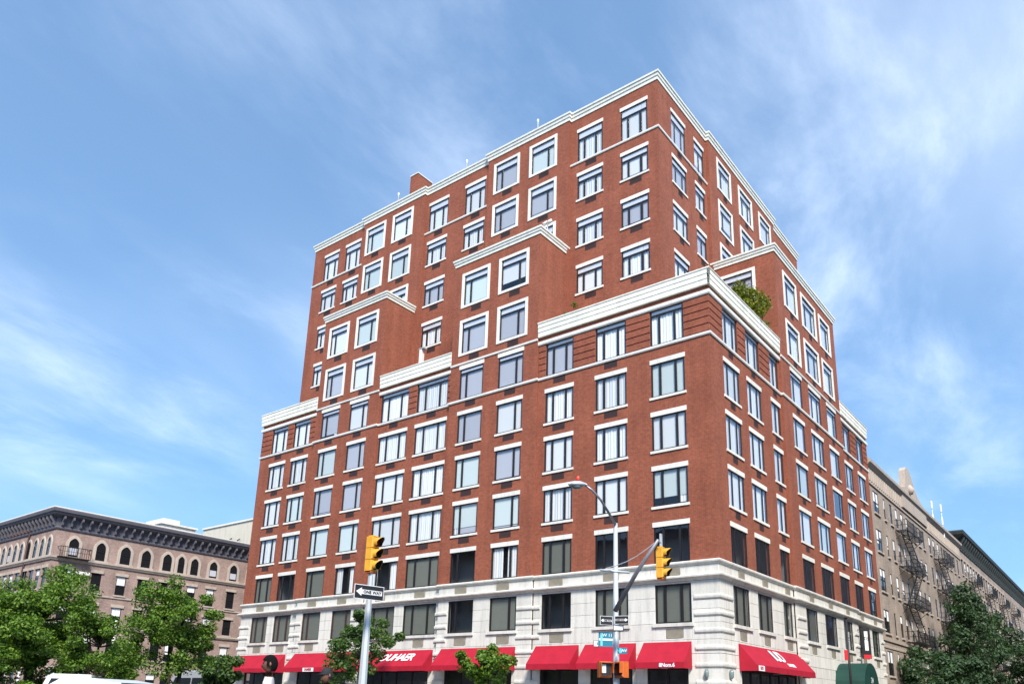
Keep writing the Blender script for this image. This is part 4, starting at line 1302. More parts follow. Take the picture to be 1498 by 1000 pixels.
# pole 1 : octagonal pole with top-mounted signal and ONE WAY sign
D1 = 15.5
pb = px(530, 1000, 'd', D1); pt = px(546, 830, 'd', D1)
bx_, by_ = pb.x, pb.y
zt1 = px(545, 828, 'd', D1).z
p1 = thing('signal_pole', 'grey octagonal steel pole topped by a traffic light', 'pole', (bx_, by_, G))
b = MB().tube([(0, 0, 0), (0, 0, 1.2), (0, 0, zt1 - G)], [.10, .092, .054], 8); ob('shaft', b.mesh('shaft', 'galvanised'), p1)
b = MB().tube([(0, 0, 0), (0, 0, .25), (0, 0, .3)], [.2, .18, .12], 8); ob('base_cover', b.mesh('base_cover', 'galvanised'), p1)
to_cam = math.atan2(EYE.y - by_, EYE.x - bx_)
signal_head('traffic_light', 'yellow traffic light with red lens on top of the octagonal pole', (bx_, by_, zt1), to_cam + math.pi / 2 + R(52)).scale = (.86, .86, .88)


def one_way(name, label, loc, rz, w=.92, h=.31, left=True, full=True):
    t = thing(name, label, 'sign', loc, rz)
    ob('plate', MB().box(-w / 2, w / 2, -.004, .004, -h / 2, h / 2).mesh('plate', 'sign_white'), t)
    ob('field', MB().box(-w / 2 + .012, w / 2 - .012, -.008, -.0045, -h / 2 + .012, h / 2 - .012).mesh('field', 'black_letter'), t)
    k = -1 if left else 1
    a = MB()
    y = -.011
    s_ = w / .92
    a.poly([(k * .41 * s_, y, 0), (k * .24 * s_, y, .115 * s_), (k * .24 * s_, y, .062 * s_), (-k * .40 * s_, y, .062 * s_), (-k * .40 * s_, y, -.062 * s_), (k * .24 * s_, y, -.062 * s_), (k * .24 * s_, y, -.115 * s_)])
    ob('arrow', a.mesh('arrow', 'sign_white'), t)
    me = text_mesh('lettering', 'ONE WAY', .115 * s_, 'black_letter', 0, .002, 1.05, .003)
    o = ob('lettering', me, t, (-k * .09 * s_, y - .004, 0)); o.rotation_euler = (math.pi / 2, 0, 0)
    br = MB().box(-.03, .03, .005, .12, -h * .3, h * .3); ob('bracket', br.mesh('bracket', 'galvanised'), t)
    return t


ow = px(540, 866, 'd', D1 - .12)
ra = math.atan2(RT.y, RT.x)
o1 = one_way('one_way_sign', 'large black ONE WAY sign with white arrow on the octagonal pole', (ow.x, ow.y, ow.z), ra + R(40), .66, .28)
o1.rotation_euler = (0, 0, ra + R(42))

# pole 2 : street lamp with davit arm, mast arm and signal
D2 = 23.0
q0 = px(901.5, 1000, 'd', D2); lx, ly = q0.x, q0.y
ztop2 = px(899, 750, 'd', D2).z
p2 = thing('street_lamp', 'galvanised street lamp pole with curved arm and cobra lamp head', 'street lamp', (lx, ly, G + .15))
zo = -(G + .15)
b = MB().tube([(0, 0, 0), (0, 0, .9), (0, 0, ztop2 + zo)], [.115, .10, .062], 12); ob('shaft', b.mesh('shaft', 'galvanised', True), p2)
b = MB().tube([(0, 0, 0), (0, 0, .7), (0, 0, .85)], [.2, .18, .11], 10); ob('base_cover', b.mesh('base_cover', 'galvanised'), p2)
def rel(v): return (v.x - lx, v.y - ly, v.z - (G + .15))


a_tip = rel(px(856, 709, 'd', D2)); a_mid = rel(px(879, 731, 'd', D2)); a_r = (0, 0, ztop2 + zo - .05)
b = MB().tube([a_r, tuple((Vector(a_r) * .5 + Vector(a_mid) * .5 + Vector((0, 0, .02)))), a_mid, tuple(Vector(a_mid) * .45 + Vector(a_tip) * .55 + Vector((0, 0, .05))), a_tip], [.045, .04, .036, .034, .034], 9)
ob('lamp_arm', b.mesh('lamp_arm', 'arm_metal', True), p2)
dirv = (Vector(a_tip) - Vector(a_mid)); dirv.z = 0; dirv.normalize()
tipv = Vector(a_tip)
b = MB(); n = 12
rings = [(-.05, .045, .04, 0), (.04, .10, .07, .0), (.18, .15, .11, -.01), (.34, .16, .11, -.02), (.46, .11, .08, -.02), (.52, .03, .03, -.02)]
side = Vector((-dirv.y, dirv.x, 0))
for kx, rw, rh, dz in rings:
    for j in range(n):
        t_ = 2 * math.pi * j / n
        b.v.append(tuple(tipv + dirv * kx + side * rw * math.cos(t_) + Vector((0, 0, dz + rh * math.sin(t_) * (1 if math.sin(t_) > 0 else .55)))))
for k in range(len(rings) - 1):
    for j in range(n):
        a_ = k * n + j; c_ = k * n + (j + 1) % n
        b.f.append((a_, c_, c_ + n, a_ + n)); b.mi.append(0)
b.f.append(tuple(range(n))); b.mi.append(0); b.f.append(tuple(range((len(rings) - 1) * n, len(rings) * n))[::-1]); b.mi.append(0)
lh = ob('lamp_head', b.mesh('lamp_head', 'galvanised', True), p2)
b = MB()
gcx = tipv + dirv * .27 + Vector((0, 0, -.05))
for i in range(4):
    for j in range(12):
        f = lambda i_, j_: tuple(gcx + dirv * (.17 * math.cos(i_ * math.pi / 8) * math.cos(j_ * math.pi / 6)) + side * (.125 * math.cos(i_ * math.pi / 8) * math.sin(j_ * math.pi / 6)) + Vector((0, 0, -.10 * math.sin(i_ * math.pi / 8))))
        b.quad(f(i, j), f(i, j + 1), f(i + 1, j + 1), f(i + 1, j))
ob('lamp_glass', b.mesh('lamp_glass', 'lamp_globe', True), lh)
b = MB().tube([tuple(tipv + dirv * .22 + Vector((0, 0, .08))), tuple(tipv + dirv * .22 + Vector((0, 0, .2))), tuple(tipv + dirv * .22 + Vector((0, 0, .26)))], [.055, .055, .03], 10)
ob('beacon', b.mesh('beacon', 'red_beacon', True), lh)
# mast arm rising to the right, stay wire and cross bracket
m_tip = rel(px(963, 789, 'd', D2 - .9)); m_r = rel(px(900, 893, 'd', D2 - .06))
mm = Vector(m_r) * .5 + Vector(m_tip) * .5 + Vector((0, 0, .09))
b = MB().tube([m_r, tuple(mm), m_tip], [.075, .062, .05], 10); ob('mast_arm', b.mesh('mast_arm', 'arm_metal', True), p2)
cb = [rel(px(878, 833, 'd', D2 - .08)), rel(px(921, 837, 'd', D2 - .08))]
b = MB().tube(cb, .035, 8); ob('cross_bracket', b.mesh('cross_bracket', 'galvanised', True), p2)
w0 = Vector(rel(px(886, 831, 'd', D2 - .08))); w1 = Vector(m_tip)
b = MB().tube([tuple(w0 + (w1 - w0) * f - Vector((0, 0, .14 * math.sin(math.pi * f)))) for f in (0, .2, .4, .6, .8, 1)], .013, 6); ob('stay_wire', b.mesh('stay_wire', 'galvanised'), p2)
b = MB().box(-.05, .05, -.05, .05, 0, .1)
hz = px(968, 845, 'd', D2 - .9)
hgt = px(968, 797, 'd', D2 - .9).z - hz.z
sh2 = signal_head('traffic_light', 'yellow traffic light hanging from the mast arm of the street lamp', (hz.x, hz.y, hz.z), to_cam + math.pi / 2 + R(48))
sf = hgt / (.262 * 3 + .06)
sh2.scale = (sf, sf, sf)
b = MB().box(-.05, .05, -.03, .03, 0, .34)
hk = ob('hanger', MB().box(-.03, .03, -.03, .03, 3 * .262 + .06, 3 * .262 + .32).box(-.055, .055, -.02, .02, 3 * .262 + .18, 3 * .262 + .42).mesh('hanger', 'galvanised'), sh2)
# small signs
for (x, y, w, h, lab, tl) in ((887, 907, .40, .26, 'small black and white arrow sign strapped left of the lamp pole', True), (909.5, 906, .42, .24, 'small black and white arrow sign strapped right of the lamp pole', False)):
    s_ = px(x, y, 'd', D2 - .25)
    one_way('one_way_sign', lab, tuple(s_), ra + R(-20 if not tl else 20), w, h, tl)
s_ = px(904.5, 918, 'd', D2 - .22)
t = thing('regulation_sign', 'white tilted plate with black edge below the arrow signs', 'sign', tuple(s_), ra + R(-12))
ob('plate', MB().box(-.15, .15, -.004, .004, -.10, .10).mesh('plate', 'black_letter'), t)
ob('field', MB().box(-.13, .13, -.008, -.0045, -.06, .085).mesh('field', 'sign_white'), t)
for (x, y, w, h, lab, txt, an) in ((886, 934.5, .42, .42, 'tall teal street sign with a pale band left of the lamp pole', 'W 11', 8), (872.5, 940.5, .15, .16, 'tiny framed number plate beside the teal street sign', '13', 8),
                                   (910.5, 951, .28, .18, 'small teal street name sign right of the lamp pole', 'AV', -14)):
    s_ = px(x, y, 'd', D2 - .18)
    t = thing('street_sign', lab, 'sign', tuple(s_), ra + R(an))
    tiny = w < .2
    ob('plate', MB().box(-w / 2, w / 2, -.005, .005, -h / 2, h / 2).mesh('plate', 'sign_white' if tiny else 'sign_teal'), t)
    if not tiny:
        ob('band', MB().box(-w / 2 + .01, w / 2 - .01, -.009, -.0055, -h * .08, h * .06).mesh('band', 'sign_white' if h > .3 else 'sign_teal_pale'), t)
        ob('stripe', MB().box(-w / 2 + .05, -w / 2 + .12, -.0095, -.006, -h / 2 + .02, h / 2 - .02).mesh('stripe', 'sign_teal_pale'), t)
    else:
        ob('edge', MB().box(-w / 2 - .012, w / 2 + .012, -.004, .004, -h / 2 - .012, h / 2 + .012).mesh('edge', 'black_letter'), t)
    me = text_mesh('lettering', txt, .13 if not tiny else .10, 'white_letter' if not tiny else 'black_letter', 0, .002)
    o = ob('lettering', me, t, (.05 if not tiny else 0, -.013, h * .28 if h > .3 else 0)); o.rotation_euler = (math.pi / 2, 0, 0)
    ob('bracket', MB().box(-.02 + (w / 2 if x < 900 else -w / 2), .02 + (w / 2 if x < 900 else -w / 2) , .006, .14, -.05, .05).mesh('bracket', 'galvanised'), t)
for (x, lit, lab, an) in ((885, True, 'orange pedestrian signal with pale lit panel left of the lamp pole', 14), (908, False, 'orange pedestrian signal turned away right of the lamp pole', -52)):
    s_ = px(x, 978.5, 'd', D2 - .15)
    t = thing('pedestrian_signal', lab, 'pedestrian signal', tuple(s_), ra + R(an))
    ob('housing', MB().cbox(-.19, .19, -.10, .14, -.23, .23, .05).mesh('housing', 'signal_orange'), t)
    ob('screen', MB().box(-.15, .15, -.108, -.101, -.17, .17).mesh('screen', 'signal_black'), t)
    if lit:
        ob('lit_panel', MB().box(-.12, -.005, -.113, -.1085, -.10, .14).mesh('lit_panel', 'sign_white'), t)
    v = MB().box(-.18, .18, -.22, -.10, .19, .205).box(-.185, -.17, -.22, -.10, -.1, .19).box(.17, .185, -.22, -.10, -.1, .19)
    ob('visor', v.mesh('visor', 'signal_orange'), t)

# thin lamp post on the left with a hanging red lantern and a cross arm
D3 = 39
ps = px(158, 985, 'd', D3)
t = thing('slim_post', 'slim pale post with cross arm rising among the median trees', 'post', (ps.x, ps.y, MED))
zt3 = px(168, 905, 'd', D3).z - MED
b = MB().tube([(0, 0, 0), (0, 0, zt3)], [.10, .07], 10); ob('shaft', b.mesh('shaft', 'sign_white', True), t)
l_, r_ = px(120, 930, 'd', D3), px(238, 927, 'd', D3)
b = MB().tube([(l_.x - ps.x, l_.y - ps.y, l_.z - MED), (0, 0, (l_.z + r_.z) / 2 - MED), (r_.x - ps.x, r_.y - ps.y, r_.z - MED)], .05, 8); ob('cross_arm', b.mesh('cross_arm', 'brownstone_trim'), t)
rl = px(173, 954, 'd', D3 - .3)
t = thing('hanging_lantern', 'small round red lantern hanging by the slim pale post', 'lantern', tuple(rl))
b = MB().tube([(0, 0, -.2), (0, 0, -.15), (0, 0, 0), (0, 0, .15), (0, 0, .2)], [.06, .18, .24, .18, .06], 12); ob('globe', b.mesh('globe', 'paint_red_sign', True), t)
b = MB().tube([(0, 0, .2), (0, 0, .42), (-.3, .1, .45)], .02, 6); ob('hook', b.mesh('hook', 'iron'), t)

# side street: dark lamp post, red box sign
sp_ = px(1245, 1000, 'X', 3.2)
t = thing('dark_post', 'thin black post on the side pavement before the green canopy', 'post', (3.2, sp_.y, MED))
zt4 = px(1240, 905, 'X', 3.2).z - MED
b = MB().tube([(0, 0, 0), (0, 0, zt4)], [.07, .05], 10).tube([(0, 0, zt4), (0, 0, zt4 + .12)], [.09, .03], 10); ob('shaft', b.mesh('shaft', 'iron', True), t)
rs = px(1238, 957.5, 'X', 3.15)
t = thing('red_sign', 'small upright red sign on the thin black post', 'sign', tuple(rs), ra)
ob('plate', MB().cbox(-.09, .09, -.02, .02, -.27, .27, .01).mesh('plate', 'paint_red_sign'), t)
# blade sign near the rear of the side facade
bs = px(1267, 940, 'X', .6)
t = thing('blade_sign', 'tall black framed hanging sign with pink foot on the side facade', 'sign', tuple(bs), ra)
ob('case', MB().cbox(-.3, .3, -.06, .06, -1.05, 1.05, .02).mesh('case', 'signal_black'), t)
ob('panel', MB().box(-.12, .12, -.066, -.061, -.5, .8).mesh('panel', 'sign_white'), t)
ob('foot_panel', MB().box(-.25, .25, -.066, -.061, -1.05, -.78).mesh('foot_panel', 'paint_red_sign'), t)
me = text_mesh('lettering', 'DJ', .3, 'black_letter', 0, .002); o = ob('lettering', me, t, (0, -.07, .3)); o.rotation_euler = (math.pi / 2, 0, 0)
ob('bracket', MB().bar((-.33, .03, .9), (-1.0, .3, .9), .05).bar((-.33, .03, -.9), (-1.0, .3, -.9), .05).mesh('bracket', 'iron'), t)

# roof gadgets
for (x, y, Yp, lab) in ((787, 180, 3.0, 'small pale vent knob on the high roof edge above the framed windows'), (683, 239, 3.2, 'small pale vent knob on the roof edge right of the brick chimney'), (583, 287, 3.0, 'small pale vent knob on the roof edge left of the brick chimney')):
    p = px(x, y, 'Y', Yp)
    t = thing('roof_vent', lab, 'vent', (p.x, p.y, ROOF_B + .58))
    hh = max(.3, p.z - (ROOF_B + .58))
    b = MB().tube([(0, 0, 0), (0, 0, hh), (0, 0, hh + .05), (0, 0, hh + .28), (0, 0, hh + .33)], [.04, .04, .075, .075, .03], 10); ob('vent_cap', b.mesh('vent_cap', 'trim_stone', True), t)
p = px(801, 327, 'Y', .4)
t = thing('terrace_floodlight', 'pale floodlight pair on the middle bay terrace edge', 'floodlight', (p.x, p.y, 29.38))
hh = p.z - 29.38
b = MB().tube([(0, 0, 0), (0, 0, max(.15, hh - .1))], .04, 8); ob('stem', b.mesh('stem', 'galvanised'), t)
for k, dx_ in enumerate((-.14, .2)):
    b = MB().tube([(dx_ - .18, -.05, hh), (dx_ + .12, .05, hh + .16)], [.13, .10], 10); ob('lamp', b.mesh('lamp', 'trim_stone', True), t)
p = px(617, 515, 'Y', 1.6)
t = thing('terrace_box', 'pale upright box on the recessed front terrace', 'box', (p.x, p.y, PAR_B - .05))
ob('cabinet', MB().cbox(-.12, .12, -.15, .15, 0, p.z - PAR_B + .25, .02).mesh('cabinet', 'trim_stone'), t)
ob('lid', MB().box(-.15, .35, -.18, .18, p.z - PAR_B + .25, p.z - PAR_B + .31).mesh('lid', 'galvanised'), t)

# ================================================================== BROWNSTONE (left)
BX, BY = -60.0, -6.3
BS = thing('brownstone_building', 'brown brick corner house with arched windows and dark bracketed cornice', 'building', (BX, BY, G))
BS_W = ob('wall_root', None, None) if False else None
bx0 = Vector((BX, BY, G))
def bob(name, me, loc, rz): # part placed in world coordinates under the brownstone empty
    return ob(name, me, BS, (loc[0] - BX, loc[1] - BY, loc[2] - G), rz)


def bpt(face, pos, a, z, inw=0): return fpt(face, pos, a, z, inw)


def arch_poly(w, h, n=10, point=0.0):
    """outline of an arched opening, springing at h - w/2 (pointed a little if point>0)"""
    r_ = w / 2; zs_ = h - r_ - point
    pts = [(0, 0), (w, 0), (w, zs_)]
    for i in range(1, n):
        a = math.pi * i / n
        pts.append((r_ + r_ * math.cos(a), zs_ + (r_ + point * math.sin(a) ** 6) * math.sin(a)))
    pts.append((0, zs_))
    return pts


def arched_window(face, pos, ac, z0, w, h, balcony=False, sw=.26, light=True):
    x0 = ac - w / 2
    outl = arch_poly(w, h, 12, .10); n = len(outl)
    outer = [((x - w / 2) * (w + 2 * sw) / w + w / 2, -.12 if z == 0 else z + (sw * .9 if z > h * .6 else 0)) for x, z in outl]
    outer = [(-sw, -.02), (w + sw, -.02)] + [((x - w / 2) * (w + 2 * sw) / w + w / 2, z * 1.0 + sw * max(0, (z - h + w / 2)) / (w / 2) * 1.15) for x, z in outl[2:]]
    b = MB()
    for i in range(n):
        if i == 0: continue
        j = (i + 1) % n
        a_, c_, d_, e_ = outer[i], outer[j], outl[j], outl[i]
        b.quad((a_[0], -.08, a_[1]), (c_[0], -.08, c_[1]), (d_[0], -.08, d_[1]), (e_[0], -.08, e_[1]))
        b.quad((e_[0], -.08, e_[1]), (d_[0], -.08, d_[1]), (d_[0], .12, d_[1]), (e_[0], .12, e_[1]))
        b.quad((a_[0], -.08, a_[1]), (a_[0], .02, a_[1]), (c_[0], .02, c_[1]), (c_[0], -.08, c_[1]))
    win = bob('window', b.mesh('window', 'brownstone_trim'), bpt(face, pos, x0, z0), face)
    p = MB(); p.poly([(x, -.010, z) for x, z in outl]); ob('pane', p.mesh('pane', 'car_glass'), win)
    f = MB().box(.0, w, -.04, -.012, h * .48, h * .53).box(0, .06, -.04, -.012, 0, h * .66).box(w - .06, w, -.04, -.012, 0, h * .66)
    ob('sash', f.mesh('sash', 'frame_bronze'), win)
    if rg.random() < .3:
        q = MB(); q.box(.08, w - .08, -.030, -.0125, h * .1, h * .46); ob('blind', q.mesh('blind', 'blind_grey'), win)
    ob('sill', plain_box('sill', 'brownstone_trim', -.32, w + .32, -.16, .02, -.16, -.021), win)
    if balcony:
        r_ = MB(); r_.box(-.9, w + .9, -.75, -.01, -.22, -.165)
        for i in range(15):
            x = -.88 + (w + 1.76) * i / 14
            r_.bar((x, -.73, -.17), (x, -.73, .72), .03)
        r_.bar((-.9, -.73, .72), (w + .9, -.73, .72), .05); r_.bar((-.9, -.73, .3), (w + .9, -.73, .3), .03)
        for x in (-.88, w + .88): r_.bar((x, -.73, .72), (x, -.02, .72), .04)
        ob('balcony', r_.mesh('balcony', 'iron'), win)
    return win


def rect_window(root_fn, face, pos, ac, z0, w, h, trim, hood=True, blind=.5, frame='frame_bronze', tint='car_glass'):
    x0 = ac - w / 2
    b = MB()
    b.box(0, .06, -.02, .03, 0, h).box(w - .06, w, -.02, .03, 0, h).box(.06, w - .06, -.02, .03, h - .06, h).box(.06, w - .06, -.02, .03, 0, .06)
    b.box(.06, w - .06, -.03, .02, h * .48, h * .53)
    win = root_fn('window', cached(('rw', k2(w), k2(h), frame), lambda: b.mesh('window', frame)), bpt(face, pos, x0, z0, .06), face)
    ob('pane', cached(('rp', k2(w), k2(h), tint), lambda: MB().box(.05, w - .05, .0, .008, .05, h - .05).mesh('pane', tint)), win)
    if rg.random() < blind:
        hh = h * rg.choice((.45, .3, .6, .45))
        ob('blind', cached(('rb', k2(w), k2(hh)), lambda: MB().box(.07, w - .07, -.006, -.001, 0, hh).mesh('blind', 'curtain_white')), win, (0, 0, h - .06 - hh))
    if hood:
        ob('lintel', plain_box('lintel', trim, -.14, w + .14, -.16, .0, h - .004, h + .26), win)
    ob('sill', plain_box('sill', trim, -.1, w + .1, -.17, .0, -.14, .004), win)
    return win


BT = 16.05; FR = 14.28
cols_x = [-4.66, -2.27, 0.01, 2.0, 4.13, 5.57, 7.01, 9.10, 11.41, 13.6, 15.8, 18.0, 20.2, 22.4, 24.6, 26.8]
wid = {0: .86, 1: .85, 2: .95, 3: .9, 4: .9, 5: .68, 6: .82, 7: .86, 8: .84}
rows_r = [(9.05, 10.82), (6.28, 7.90), (3.30, 5.12), (0.4, 2.1)]
ops = []
for i, yc in enumerate(cols_x):
    w = .9
    for z0, z1 in rows_r: ops.append((yc - .45, yc + .45, z0, z1))
bob('wall', facade_mesh('wall', 'brown_brick', BY, 30, G + .1, BT - .4, ops, .25), floc(RIGHT, BX), RIGHT)
for i, yc in enumerate(cols_x):
    arched_window(RIGHT, BX, yc, 11.98, wid.get(i, .85), 1.66, balcony=(i == 0))
    for z0, z1 in rows_r: rect_window(bob, RIGHT, BX, yc, z0, .9, z1 - z0, 'brownstone_trim')
lx_cols = [-60.95 - 1.45 * i for i in range(4)] + [-67.0 - 1.42 * i for i in range(5)] + [-75.2 - 1.45 * i for i in range(8)]
opl = [(xc - .4, xc + .4, z0, z1) for xc in lx_cols for z0, z1 in rows_r]
bob('wall', facade_mesh('wall', 'brown_brick', -95, BX, G + .1, BT - .4, opl, .25), floc(FRONT, BY), FRONT)
for xc in lx_cols:
    arched_window(FRONT, BY, xc, 11.95, .74, 1.66, sw=.2)
    for z0, z1 in rows_r: rect_window(bob, FRONT, BY, xc, z0, .8, z1 - z0, 'brownstone_trim')
bob('roof', MB().box(-95, BX, BY, 30, BT - .45, BT - .2).mesh('roof', 'roofing'), (0, 0, 0), 0)
bob('party_wall', MB().box(-95.2, -95, BY, 30, G + .1, BT - .3).mesh('party_wall', 'brown_brick'), (0, 0, 0), 0)
bpath = [(-95, BY), (BX, BY), (BX, 30)]
def bmould(name, mat, prof, path=bpath):
    o = moulding(name, mat, path, prof); o.parent = BS; o.location = (-BX, -BY, -G); return o


bmould('string_course', 'brownstone_trim', [(-.02, 11.5), (.10, 11.5), (.16, 11.62), (.22, 11.70), (.22, 11.82), (-.02, 11.86)])
bmould('string_course', 'brownstone_trim', [(-.02, 5.85), (.12, 5.85), (.20, 6.0), (.20, 6.10), (-.02, 6.14)])
bmould('string_course', 'brownstone_trim', [(-.02, 8.70), (.08, 8.70), (.10, 8.80), (-.02, 8.84)])
bmould('frieze', 'dark_cornice', [(-.02, FR), (.10, FR), (.14, FR + .12), (.10, FR + .2), (.12, 15.3), (-.02, 15.3)])
cornb = bmould('cornice', 'dark_cornice', [(-.3, 15.28), (.16, 15.28), (.42, 15.42), (.62, 15.50), (.66, 15.62), (.78, 15.72), (.82, 15.95), (.78, 16.02), (-.3, 16.05)])
bmould('coping', 'trim_stone', [(-.28, 16.052), (.80, 16.022), (.80, 16.12), (-.28, 16.15)])
brk = MB().prism([(-.11, 14.55), (-.30, 14.62), (-.36, 14.9), (-.62, 15.15), (-.62, 15.40), (-.11, 15.40)], [lambda u, w: (-.07, u, w), lambda u, w: (.07, u, w)]).mesh('bracket', 'dark_cornice')
y = BY + .3
while y < 24:
    ob('bracket', brk, cornb, fpt(RIGHT, BX, y, 0), RIGHT); y += .78
x = BX - .3
while x > -90:
    ob('bracket', brk, cornb, (x, BY, 0), 0); x -= .78
bob('drainpipe', MB().tube([(-65.6, BY - .1, G + .2), (-65.6, BY - .1, 15.3)], .09, 8).mesh('drainpipe', 'frame_brown'), (0, 0, 0), 0)
bob('party_frieze', MB().box(-70.6, -65.8, BY - .135, BY - .02, FR + .25, 15.25).mesh('party_frieze', 'terracotta'), (0, 0, 0), 0)
wb = thing('wall_sign', 'small white tilted plate fixed to the brownstone wall', 'sign', tuple(px(118.5, 838, 'X', BX + .2)), RIGHT)
ob('plate', MB().cbox(-.75, .75, -.1, .0, -.14, .14, .03).mesh('plate', 'sign_white'), wb)

# pale buildings behind it
CRM = thing('cream_building', 'tall cream stucco building rising behind the brownstone cornice', 'building', (-84, 20, G))
c0 = px(298, 775, 'Y', 20); c1 = px(372, 762, 'Y', 20)
b = MB().box(c0.x, c1.x + 6, 20, 45, G + .1, c0.z); o = ob('wall', b.mesh('wall', 'cream_stucco'), CRM, (84, -20, -G))
b = MB().box(c0.x - .15, c1.x + 6.1, 19.85, 45.1, c0.z, c0.z + .22); ob('coping', b.mesh('coping', 'trim_stone'), CRM, (84, -20, -G))
for xx, yy in ((337, 789), (348.5, 790)):
    q = px(xx, yy, 'Y', 19.9); b = MB().tube([(q.x, 19.8, q.z - .9), (q.x, 19.8, q.z), (q.x + .4, 19.8, q.z + .1)], .09, 8); ob('vent_pipe', b.mesh('vent_pipe', 'iron'), CRM, (84, -20, -G))
for k in range(3):
    q = px(316 + k * 18, 795, 'Y', 20)
    ob('window', MB().cbox(q.x - .5, q.x + .5, 19.93, 20.03, q.z - 3.0, q.z - 1.4, .02).mesh('window', 'car_glass'), CRM, (84, -20, -G))
PH = thing('white_penthouse', 'low white penthouse above the brownstone roof', 'penthouse', (-74, 10, BT - .2))
q = [px(236, 772, 'X', -72), px(259, 767, 'X', -72), px(286, 775, 'X', -72)]
b = MB().box(-80, -72, q[0].y, q[2].y, BT - .2, q[2].z); ob('wall', b.mesh('wall', 'trim_stone'), PH, (74, -10, -(BT - .2)))
b = MB().box(-80.2, -71.8, q[0].y - .2, q[2].y + .2, q[2].z, q[2].z + .2); ob('coping', b.mesh('coping', 'trim_stone'), PH, (74, -10, -(BT - .2)))
b = MB().box(-77, -73, q[1].y - 1.2, q[1].y + .8, q[2].z + .2, q[2].z + .9); ob('roof_hatch', b.mesh('roof_hatch', 'trim_stone'), PH, (74, -10, -(BT - .2)))

# ================================================================== TAN APARTMENT HOUSE (right)
TX = -0.2
TAN = thing('tan_apartment_building', 'weathered tan brick apartment house with fire escapes and a pointed parapet gable', 'building', (TX, 30, G))
def tob(name, me, loc, rz): return ob(name, me, TAN, (loc[0] - TX, loc[1] - 30, loc[2] - G), rz)


T_END = 70.6
tz = [(15.96, 17.8), (12.75, 14.6), (9.5, 11.35), (6.2, 8.05), (2.9, 4.8)]
tcols = [(32.3, 1.7), (35.0, .55), (37.2, .85), (39.2, .85), (41.2, .85), (43.2, .85), (46.0, .9), (48.0, .9), (50.0, .9), (53.0, .9), (55.0, .9), (57.2, .9), (59.2, .9), (61.6, .9), (63.8, .9), (66.2, .9), (68.4, .9)]
opn = [(c - w / 2, c + w / 2, z0, z1) for c, w in tcols for z0, z1 in tz]
tob('wall', facade_mesh('wall', 'tan_brick', 29.95, T_END, G + .1, 19.6, opn, .25), floc(RIGHT, TX), RIGHT)
tob('wall', facade_mesh('wall', 'tan_brick', TX - 18, TX, 18, 20.0, [], .25), floc(FRONT, 29.96), FRONT)
tob('roof', MB().box(-18, TX - .05, 29.97, T_END, 19.2, 19.5).mesh('roof', 'roofing'), (0, 0, 0), 0)
for ci, (c, w) in enumerate(tcols):
    for z0, z1 in tz:
        if w > 1.5:
            for d_ in (-.44, .44): rect_window(tob, RIGHT, TX, c + d_, z0, .78, z1 - z0, 'tan_trim', hood=False, blind=.9, frame='frame_bronze')
        else:
            rect_window(tob, RIGHT, TX, c, z0, w, z1 - z0, 'tan_trim', hood=False, blind=.55)
def tm(name, mat, prof, y0=29.97, y1=T_END):
    o = moulding(name, mat, [(TX, y0), (TX, y1)], prof); o.parent = TAN; o.location = (-TX, -30, -G); return o


fz = tm('frieze', 'tan_trim', [(-.02, 18.15), (.10, 18.15), (.10, 18.30), (.05, 18.34), (.05, 19.55), (-.02, 19.55)])
tm('cornice', 'tan_trim', [(-.4, 19.55), (.10, 19.55), (.26, 19.75), (.38, 19.85), (.40, 20.1), (.2, 20.2), (-.4, 20.2)])
tm('string_course', 'tan_trim', [(-.02, 5.55), (.10, 5.55), (.12, 5.75), (-.02, 5.8)])
tm('string_course', 'tan_trim', [(-.02, 5.0), (.06, 5.0), (.08, 5.15), (-.02, 5.2)])
tri = MB().cbox(-.13, .13, -.12, .0, 18.42, 19.45, .03).mesh('frieze_block', 'tan_trim')
y = 30.6
while y < T_END - .4:
    if not 41.2 < y < 51.6: ob('frieze_block', tri, fz, fpt(RIGHT, TX, y, 0), RIGHT)
    y += .62
prof = [(41.4, 18.5), (41.4, 20.4), (42.6, 20.7), (43.2, 20.9), (43.6, 22.6), (44.2, 23.05), (45.4, 23.0), (46.2, 22.4), (47.1, 21.5), (48.3, 20.85), (50.0, 20.45), (51.5, 20.3), (51.5, 18.5)]
tob('gable', MB().prism(prof, [lambda u, w: (u, -.22, w), lambda u, w: (u, .35, w)]).mesh('gable', 'tan_trim'), floc(RIGHT, TX), RIGHT)
tob('gable_niche', MB().tube([(44.6, -.28, 20.4), (44.6, -.32, 20.9), (44.6, -.30, 21.3)], [.25, .38, .1], 10).mesh('gable_niche', 'tan_trim', True), floc(RIGHT, TX), RIGHT)


